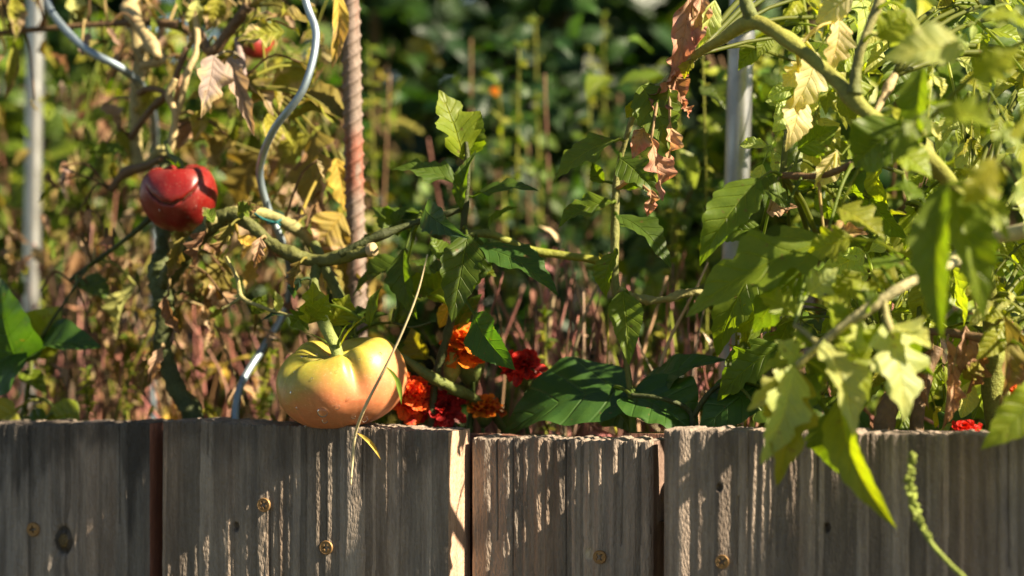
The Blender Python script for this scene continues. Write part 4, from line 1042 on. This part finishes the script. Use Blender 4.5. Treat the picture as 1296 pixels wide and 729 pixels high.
# ================================================================== marigolds
ORG, RED, DRD = (.60, .085, .008), (.50, .020, .009), (.21, .010, .012)
def marigold(px, py, Y, r, cols, face, label, seed, squash=.6):
    rng = random.Random(seed)
    c = P(px, py, Y); R = S(r, Y) * 1.08; f = unit(face)
    foot = np.array([c[0] + rng.uniform(-.01, .01), c[1] + .02, .44])
    root = empty('marigold', foot, label, 'flower', 'marigolds')
    a = unit(np.cross(f, [.2, .1, 1])); b = np.cross(f, a)
    mb = MB()
    for ring, (rad, cnt, tilt) in enumerate(((1.0, 11, .05), (.85, 10, .35), (.62, 9, .7), (.38, 7, 1.05))):
        for k in range(cnt):
            t = 2 * PI * (k + rng.uniform(-.3, .3)) / cnt + ring
            o = unit(a * math.cos(t) + b * math.sin(t))
            tl = tilt + rng.uniform(-.15, .2)
            d = unit(o * math.cos(tl) + f * math.sin(tl))
            L = R * rad * rng.uniform(.8, 1.1)
            cc = np.array(cols[0] if rng.random() < .7 else cols[1]) * rng.uniform(.75, 1.2)
            leaf_geo(mb, c + f * R * .05 * ring + d * R * .05, c + f * R * .12 * ring + d * L, R * .62 * rng.uniform(.8, 1.15), f * math.cos(tl) - o * math.sin(tl), cc, 'petal', rng.uniform(-.05, .15), rng.uniform(-.1, .3), rng.uniform(-.3, .3), .4, rng.uniform(-.25, .1), 9, 7, rng, colb=cols[1])
    mb.build('flower_head', M_PETAL, root)
    mb = MB(); e = c - f * R * 1.0
    tube(mb, [c - f * R * .02, c - f * R * .35, c - f * R * .75, e], [R * .28, R * .30, R * .2, R * .09], (.13, .17, .04), 10, .1, seed, n=16)
    mb.build('flower_base', M_STEM, root)
    mb = MB(); tube(mb, [e + f * R * .02, e + np.array([0, .003, -.02]), (e + foot) / 2, foot], [R * .09, R * .085, R * .09, R * .1], (.07, .12, .03), 8, n=18)
    mb.build('stem', M_STEM, root)
    for k in range(3):
        q = e * (1 - .2 - .25 * k) + foot * (.2 + .25 * k)
        d = np.array([rng.uniform(-1, 1), rng.uniform(-.6, .6), rng.uniform(.1, .8)])
        mb = MB(); leaf_geo(mb, q, q + unit(d) * S(34, Y), S(14, Y), (.2, -.6, .7), pal('dark', rng), 'ragged', .1, .3, 0, .1, 0, 14, 4, rng); mb.build('leaf', M_LEAF, root)
marigold(596, 446, .10, 44, (ORG, (.60, .17, .01)), (.0, -.42, .9), 'largest orange marigold behind the drooping dark leaf', 1)
marigold(662, 468, .12, 30, (DRD, RED), (-.1, -.6, .8), 'dark red marigold right of the large orange one', 2)
marigold(614, 518, .11, 24, ((.48, .055, .007), (.62, .20, .012)), (.1, -.5, .86), 'small orange marigold just above the lower board', 3)
marigold(519, 505, .08, 34, (RED, (.7, .11, .012)), (.3, -.85, .4), 'scarlet marigold with orange rim touching the ripening tomato', 4)
marigold(560, 520, .09, 28, (DRD, (.32, .012, .012)), (0, -.8, .6), 'deep crimson marigold between the tomato and the board gap', 5)
marigold(1222, 548, .08, 19, (RED, (.55, .02, .01)), (-.2, -.6, .8), 'low red marigold peeping over the ridged board on the right', 6)
marigold(1288, 496, .12, 12, ((.62, .05, .01), ORG), (.2, -.8, .5), 'tiny orange red marigold at the right edge', 7)
marigold(626, 116, .5, 7, (ORG, (.7, .3, .02)), (.2, -.6, .7), 'small blurred orange bloom far behind the upright leaf', 8)
# closed bud
rt = empty('marigold_bud', P(572, 600, .09), 'closed yellow green marigold bud below the largest orange flower', 'flower bud')
mb = MB(); tube(mb, [P(570, 488, .09), P(571, 474, .09), P(573, 458, .09), P(574, 446, .09)], [S(3), S(8), S(9.5), S(5)], (.30, .27, .05), 12, .08, n=22); mb.build('bud', M_STEM, rt)
mb = MB(); tube(mb, [P(570, 489, .09), P(566, 530, .09), P(572, 610, .09)], [S(3), S(3), S(3.4)], (.09, .13, .03), 8, n=16); mb.build('stem', M_STEM, rt)

# ================================================================== grasses and spikes in front
mb = MB()
tube(mb, [P(541, 322, -.045), P(528, 372, -.05), (P(507, 425, -.052)), P(484, 472, -.052), P(462, 515, -.048), P(450, 548, -.035), P(446, 585, -.03), P(444, 614, -.03)], [S(.7), S(1.1), S(1.4), S(1.8), S(2), S(1.9), S(1.7), S(1.1)], (.52, .43, .25), 7, n=60)
leaf_geo(mb, P(487, 463, -.052), P(508, 512, -.045), S(12), (.7, -.6, .3), pal('mid'), 'lance', .12, .7, .5, .05, 0, 18, 4, random.Random(3))
leaf_geo(mb, P(452, 548, -.035), P(482, 582, -.03), S(8), (.5, -.8, .3), pal('yellow'), 'lance', .14, .6, .4, .05, 0, 16, 4, random.Random(5))
tag(mb.build('grass_stalk', M_DRY, None, origin=P(541, 322, -.045)), 'thin straw coloured grass stalk hanging across the ripening tomato', 'grass stalk')

mb = MB(); rg = random.Random(8)
sp = spline([P(1158, 574, -.07), P(1151, 600, -.07), P(1153, 630, -.07), P(1161, 655, -.07), P(1176, 684, -.075), P(1200, 712, -.08), P(1228, 742, -.09), P(1250, 800, -.1)], 60)
sk = empty('plantain_spike', sp[-1], 'green seed spike rising in front of the right board', 'seed spike')
tube(mb, sp[::4], [S(1.6)] * 3 + [S(2.6)] * (len(sp[::4]) - 3), (.22, .27, .05), 8, n=60); mb.build('stem', M_STEM, sk)
mb = MB()
for k in range(0, 34):
    c = sp[min(k, 59)]
    for j in range(2):
        d = unit([rg.uniform(-1, 1), rg.uniform(-1, .2), rg.uniform(-.2, .7)]); q = c + d * S(1.5)
        s_ = S(rg.uniform(3.2, 4.8)) * (1 if k < 26 else .7)
        tube(mb, [q, q + d * s_ * .6, q + d * s_ * 1.5], [s_ * .45, s_ * .62, s_ * .15], np.array([.24, .30, .05]) * rg.uniform(.8, 1.2), 6, n=6)
mb.build('seed_head', M_STEM, sk)

# ================================================================== dry stalks and green weeds behind
def clump(label, x0, x1, y0, y1, Y0, Y1, n, cols, seed, rr=(1.1, 3.2), lean=60, name='dry_grass', cat='dry grass', group='clumps of dry stalks', leafy=.5):
    rng = random.Random(seed); mb = MB()
    for k in range(n):
        Y = rng.uniform(Y0, Y1) + .05; x = rng.uniform(x0, x1); yt = rng.uniform(y0, y1)
        b = P(x + rng.uniform(-10, 10), 560, Y); b[2] = .44
        l = rng.uniform(-lean, lean)
        t = P(x + l, yt, Y + rng.uniform(-.05, .05)); t = t if rng.random() > .3 else b * .3 + t * .7 + np.array([S(rng.uniform(-120, 120)), 0, 0])
        m = (b + t) / 2 + np.array([S(rng.gauss(0, 26)), 0, S(rng.uniform(-10, 25))])
        r = S(rng.uniform(*rr), Y); cc = pal(rng.choice(cols), rng, .25)
        tube(mb, [b, m, t], [r, r * .9, r * .45], cc, 6, .15, k, n=12)
        if rng.random() < leafy:
            q = b + (t - b) * rng.uniform(.5, 1); d = unit([rng.uniform(-1, 1), rng.uniform(-.5, .5), rng.uniform(-.8, .6)]); L = S(rng.uniform(12, 40), Y)
            leaf_geo(mb, q, q + d * L, L * .3, (.3, -.8, .4), cc * 1.1, 'lance', .15, .6, .8, .2, 0, 8, 3, rng)
    tag(mb.build(name, M_DRY, None, origin=(*P((x0 + x1) / 2, 0, (Y0 + Y1) / 2)[:2], .44)), label, cat, group)
DR = ['dried', 'rose', 'dried', 'stembrown', 'stembrown', 'brown', 'rose']
clump('clump of pink brown dry stalks in the left corner behind the bean leaves', -40, 110, 280, 440, .16, .5, 34, DR, 1)
clump('clump of brown dry stalks behind the thick green tomato stem', 100, 215, 290, 420, .14, .45, 40, DR + ['straw', 'lime'], 2)
clump('dense reddish dry stalks between green stem and spiral wire', 215, 345, 330, 450, .14, .45, 36, DR, 3)
clump('thin dry stalks between the orange marigolds and the dark bean leaf', 600, 700, 310, 440, .13, .40, 36, ['rose', 'dried', 'tan'], 4, lean=40)
clump('tall pink dry stalks standing behind the thin wilting shoot', 690, 800, 290, 440, .13, .40, 44, ['rose', 'dried', 'tan', 'dried'], 5, lean=70)
clump('tangle of rosy dry stalks left of the big tomato plant', 800, 960, 320, 460, .13, .40, 64, ['rose', 'rose', 'dried', 'tan', 'lime'], 6, lean=80)
clump('dry brown stalks behind the stumps at the right', 960, 1330, 330, 460, .2, .5, 34, DR + ['mid'], 7, lean=80)
clump('sparse dry stems rising high at the upper left', -30, 260, 60, 300, .25, .6, 26, ['dried', 'stembrown', 'tan'], 8, lean=90)
clump('few brown dry stems rising behind the rusty bar', 400, 700, 20, 320, .4, .75, 22, ['stembrown', 'dried', 'brown'], 9, lean=110)

def weed(label, x, y0, Y, seed, r=2.2, col='mid', h=1.0, n=26, leafpx=(10, 26)):
    rng = random.Random(seed)
    b = P(x, 560, Y); b[2] = .44
    rt = empty('weed', b, label, 'weed', 'green weeds')
    t = P(x + rng.uniform(-14, 14), y0, Y); m = (b + t) / 2 + np.array([S(rng.uniform(-8, 8)), 0, 0])
    mb = MB(); c = tube(mb, [b, m, t], [S(r, Y), S(r * .85, Y), S(r * .4, Y)], pal('lime') * .8, 7, .1, seed, n=24); mb.build('stem', M_STEM, rt)
    mb = MB()
    for k in range(n):
        q = c[rng.randint(5, 23)]
        d = unit([rng.uniform(-1, 1), rng.uniform(-.7, .7), rng.uniform(-.2, .9)]); L = S(rng.uniform(*leafpx), Y)
        leaf_geo(mb, q, q + d * L, L * rng.uniform(.3, .6), (rng.uniform(-.2, .8), -.6, .6), pal(rng.choice([col, 'bright', 'lime'] if col != 'dark' else ['dark', 'mid']), rng), 'tooth', .1, .3, .3, .1, -.1, 8, 4, rng)
    mb.build('foliage', M_LEAF, rt)
for i, a in enumerate((
    ('green weed stalk left of the metal pole, seen up its full height', 890, 30, .3), ('slim green weed just behind the curled brown leaves', 862, 120, .38), ('bright green weed between metal pole and cream leaves', 985, 60, .42),
    ('leafy green weed behind the upright lobed leaf', 645, 110, .5), ('bright broad leaved weed right of the rusty bar', 505, 110, .6), ('green weed far behind, left of the curled brown leaves', 770, 20, .65),
    ('short green weed in the corner beside the pale pole', 95, 110, .5), ('leafy weed between pale pole and dry vine', 140, 180, .45), ('low green weed under the bean leaves on the left', 60, 400, .2),
    ('pale green weed right of the metal pole low down', 960, 280, .35), ('weed with small leaves behind the drooping branch', 1080, 300, .3), ('weed half hidden at the right edge', 1270, 240, .35), ('soft green weed among rosy stalks', 900, 380, .25),
    ('fine green weed low in front of the metal pole', 925, 330, .14), ('small leaved weed just right of the wilting shoot', 842, 250, .3), ('small leaved weed behind the pink curled leaves', 828, 90, .5), ('fine weed high behind the wilting shoot', 735, 60, .55),
    ('fine weed high in the dark middle of the background', 690, 30, .6), ('fine weed rising right of the small orange bloom', 655, 60, .45), ('fine weed rising just right of the rusty bar', 475, 60, .45), ('fine weed behind the curve of the spiral wire', 355, 60, .5),
    ('low fine weed behind the pair of red and orange marigolds', 690, 400, .22), ('low fine weed left of the ripening tomato', 330, 430, .16), ('low fine weed left of the thick green stem', 165, 430, .16), ('low bright weed by the bean leaf on the left', 110, 470, .12)) ):
    weed(a[0], a[1], a[2], a[3], 40 + i, n=34 if i in (3, 4) else 70, leafpx=(12, 34) if i in (3, 4) else (6, 17), col='mid')

# ================================================================== bushes behind
def bush(label, cx, cy, rx, ry, zt, n, leaf, cols, seed, kind='tooth', zb=0., name='bush'):
    rng = random.Random(seed)
    rt = empty(name, (cx, cy, zb), label, name.replace('_', ' '), 'bushes behind the bed' if name == 'bush' else 'leafy weeds growing in the bed')
    mb = MB()
    for k in range(7):
        a = rng.uniform(0, 6.28); e = np.array([cx + rx * .7 * math.cos(a), cy + ry * .7 * math.sin(a), zb + (zt - zb) * rng.uniform(.7, .95)])
        b = np.array([cx + rng.uniform(-.06, .06), cy + rng.uniform(-.06, .06), zb])
        tube(mb, [b, b * .5 + e * .5 + np.array([rng.uniform(-.05, .05), 0, .04]), e], [.3 * (zt - zb) * .03, .006 * (zt - zb), .003 * (zt - zb)], pal('stembrown'), 6, .15, k, n=16)
    mb.build('branches', M_DRY, rt)
    mb = MB()
    clumps = [(rng.uniform(-1, 1), rng.uniform(-1, 1), rng.uniform(.1, 1), rng.uniform(.7, 1.35)) for _ in range(16)]
    for k in range(n):
        ci = rng.choice(clumps)
        x = ci[0] * .75 + rng.gauss(0, .22); y = ci[1] * .7 + rng.gauss(0, .25); z = ci[2] + rng.gauss(0, .10)
        p = np.array([cx + x * rx, cy + y * ry, zb + max(.05, z * (zt - zb))])
        L = leaf * rng.uniform(.55, 1.35)
        d = unit([rng.uniform(-1, 1), rng.uniform(-1, .6), rng.uniform(-.8, .5)])
        leaf_geo(mb, p, p + d * L, L * rng.uniform(.45, .75), (rng.uniform(-.5, .8), rng.uniform(-1, 0), rng.uniform(.1, 1)), pal(rng.choice(cols), rng, .25) * ci[3], kind, rng.uniform(0, .15), rng.uniform(.05, .45), rng.uniform(-.4, .4), .1, -.1, 6, 4, rng)
    mb.build('foliage', M_FAR, rt)
DK = [(.009, .026, .008), (.014, .040, .010), (.026, .062, .010)]  # leaf greens darkened to carry the shade over these bushes
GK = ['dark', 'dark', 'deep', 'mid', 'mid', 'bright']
bush('green bush behind the pale pole at the far left', -.78, 1.08, .34, .25, 1.25, 1200, .055, GK, 1)
bush('lush green bush filling the upper left background', -.42, 1.05, .28, .22, 1.3, 1300, .05, GK + ['dark'], 2)
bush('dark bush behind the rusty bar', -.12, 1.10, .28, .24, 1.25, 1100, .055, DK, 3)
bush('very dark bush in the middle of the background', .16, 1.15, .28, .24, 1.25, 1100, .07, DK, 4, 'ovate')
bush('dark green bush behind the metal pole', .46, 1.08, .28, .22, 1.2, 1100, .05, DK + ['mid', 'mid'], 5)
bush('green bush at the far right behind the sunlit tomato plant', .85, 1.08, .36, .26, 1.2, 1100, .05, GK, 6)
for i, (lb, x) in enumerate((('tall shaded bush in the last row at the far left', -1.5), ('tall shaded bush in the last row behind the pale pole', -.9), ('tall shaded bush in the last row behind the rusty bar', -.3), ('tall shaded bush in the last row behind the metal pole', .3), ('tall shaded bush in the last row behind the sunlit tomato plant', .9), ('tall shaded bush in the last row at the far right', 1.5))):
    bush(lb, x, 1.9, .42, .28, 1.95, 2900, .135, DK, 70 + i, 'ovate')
for i, (lb, x, Y, rx, top, n, cols) in enumerate((
    ('leafy weed low in the left corner', 20, .56, .10, 230, 260, ['mid', 'bright', 'dark', 'olive']), ('leafy green weed between the pale pole and the dry vine', 110, .55, .14, 60, 420, ['mid', 'bright', 'dark', 'dark']),
    ('leafy weed behind the red tomato', 260, .55, .14, 90, 360, ['olive', 'mid', 'dark', 'brown', 'dark']), ('leafy weed behind the yellowing leaves left of the rusty bar', 390, .5, .10, 120, 300, ['dark', 'mid', 'deep', 'olive']),
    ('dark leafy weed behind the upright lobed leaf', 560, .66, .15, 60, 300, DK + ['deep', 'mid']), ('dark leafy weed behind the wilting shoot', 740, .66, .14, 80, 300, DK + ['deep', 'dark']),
    ('bright leafy weed right of the metal pole', 985, .5, .12, 20, 420, ['mid', 'bright', 'bright', 'dark']), ('leafy weed left of the metal pole', 880, .5, .09, 120, 300, ['mid', 'dark', 'bright', 'dark']),
    ('leafy weed deep behind the sunlit tomato plant', 1120, .45, .14, 60, 420, ['mid', 'bright', 'dark']), ('leafy weed behind the right edge of the sunlit plant', 1280, .42, .13, 60, 420, ['mid', 'bright', 'dark']))):
    c = P(x, top, Y)
    bush(lb, c[0], c[1], rx, .12, c[2], n, .034, cols, 90 + i, 'tooth', .44, 'leafy_weed')

# ================================================================== light, sky, camera
w = bpy.data.worlds.new('World'); scene.world = w; w.use_nodes = True
nt_ = w.node_tree; nt_.nodes.clear()
sky = nt_.nodes.new('ShaderNodeTexSky'); sky.sky_type = 'NISHITA'; sky.sun_disc = False; sky.air_density = .85; sky.dust_density = .4; sky.altitude = 1500
sky.sun_elevation = EL; sky.sun_rotation = math.atan2(SUN[0], SUN[1])
bg = nt_.nodes.new('ShaderNodeBackground'); bg.inputs['Strength'].default_value = .05
ow = nt_.nodes.new('ShaderNodeOutputWorld')
wm = nt_.nodes.new('ShaderNodeMix'); wm.data_type = 'RGBA'; wm.blend_type = 'MULTIPLY'; wm.inputs[0].default_value = 1.0; wm.inputs[7].default_value = (1, .9, .72, 1)
nt_.links.new(sky.outputs[0], wm.inputs[6]); nt_.links.new(wm.outputs[2], bg.inputs[0]); nt_.links.new(bg.outputs[0], ow.inputs[0])
ld = bpy.data.lights.new('sun', 'SUN'); ld.energy = 5.0; ld.angle = math.radians(.53); ld.color = (1, .86, .63)
lo = bpy.data.objects.new('sun', ld); COL.objects.link(lo)
lo.rotation_euler = Vector(SUN).to_track_quat('Z', 'Y').to_euler(); lo.location = (3, -2, 4)

cd = bpy.data.cameras.new('camera'); cam = bpy.data.objects.new('camera', cd); COL.objects.link(cam)
cam.location = (0, CAM_Y, CAM_Z); cam.rotation_euler = (PI / 2, 0, 0)
cd.sensor_width = 36; cd.lens = 36 * -CAM_Y / (1296 * MMPX); cd.clip_end = 500; cd.clip_start = .05
cd.dof.use_dof = True; cd.dof.focus_distance = -CAM_Y - .02; cd.dof.aperture_fstop = 2.9; cd.dof.aperture_blades = 8
scene.camera = cam
scene.view_settings.view_transform = 'Standard'; scene.view_settings.look = 'None'
scene.view_settings.exposure = 1.95; scene.view_settings.gamma = 1
scene.view_settings.use_curve_mapping = False
scene.render.engine = 'CYCLES'
scene.cycles.max_bounces = 8; scene.cycles.transmission_bounces = 6; scene.cycles.transparent_max_bounces = 6
scene.cycles.use_denoising = True
scene.cycles.sample_clamp_indirect = 6
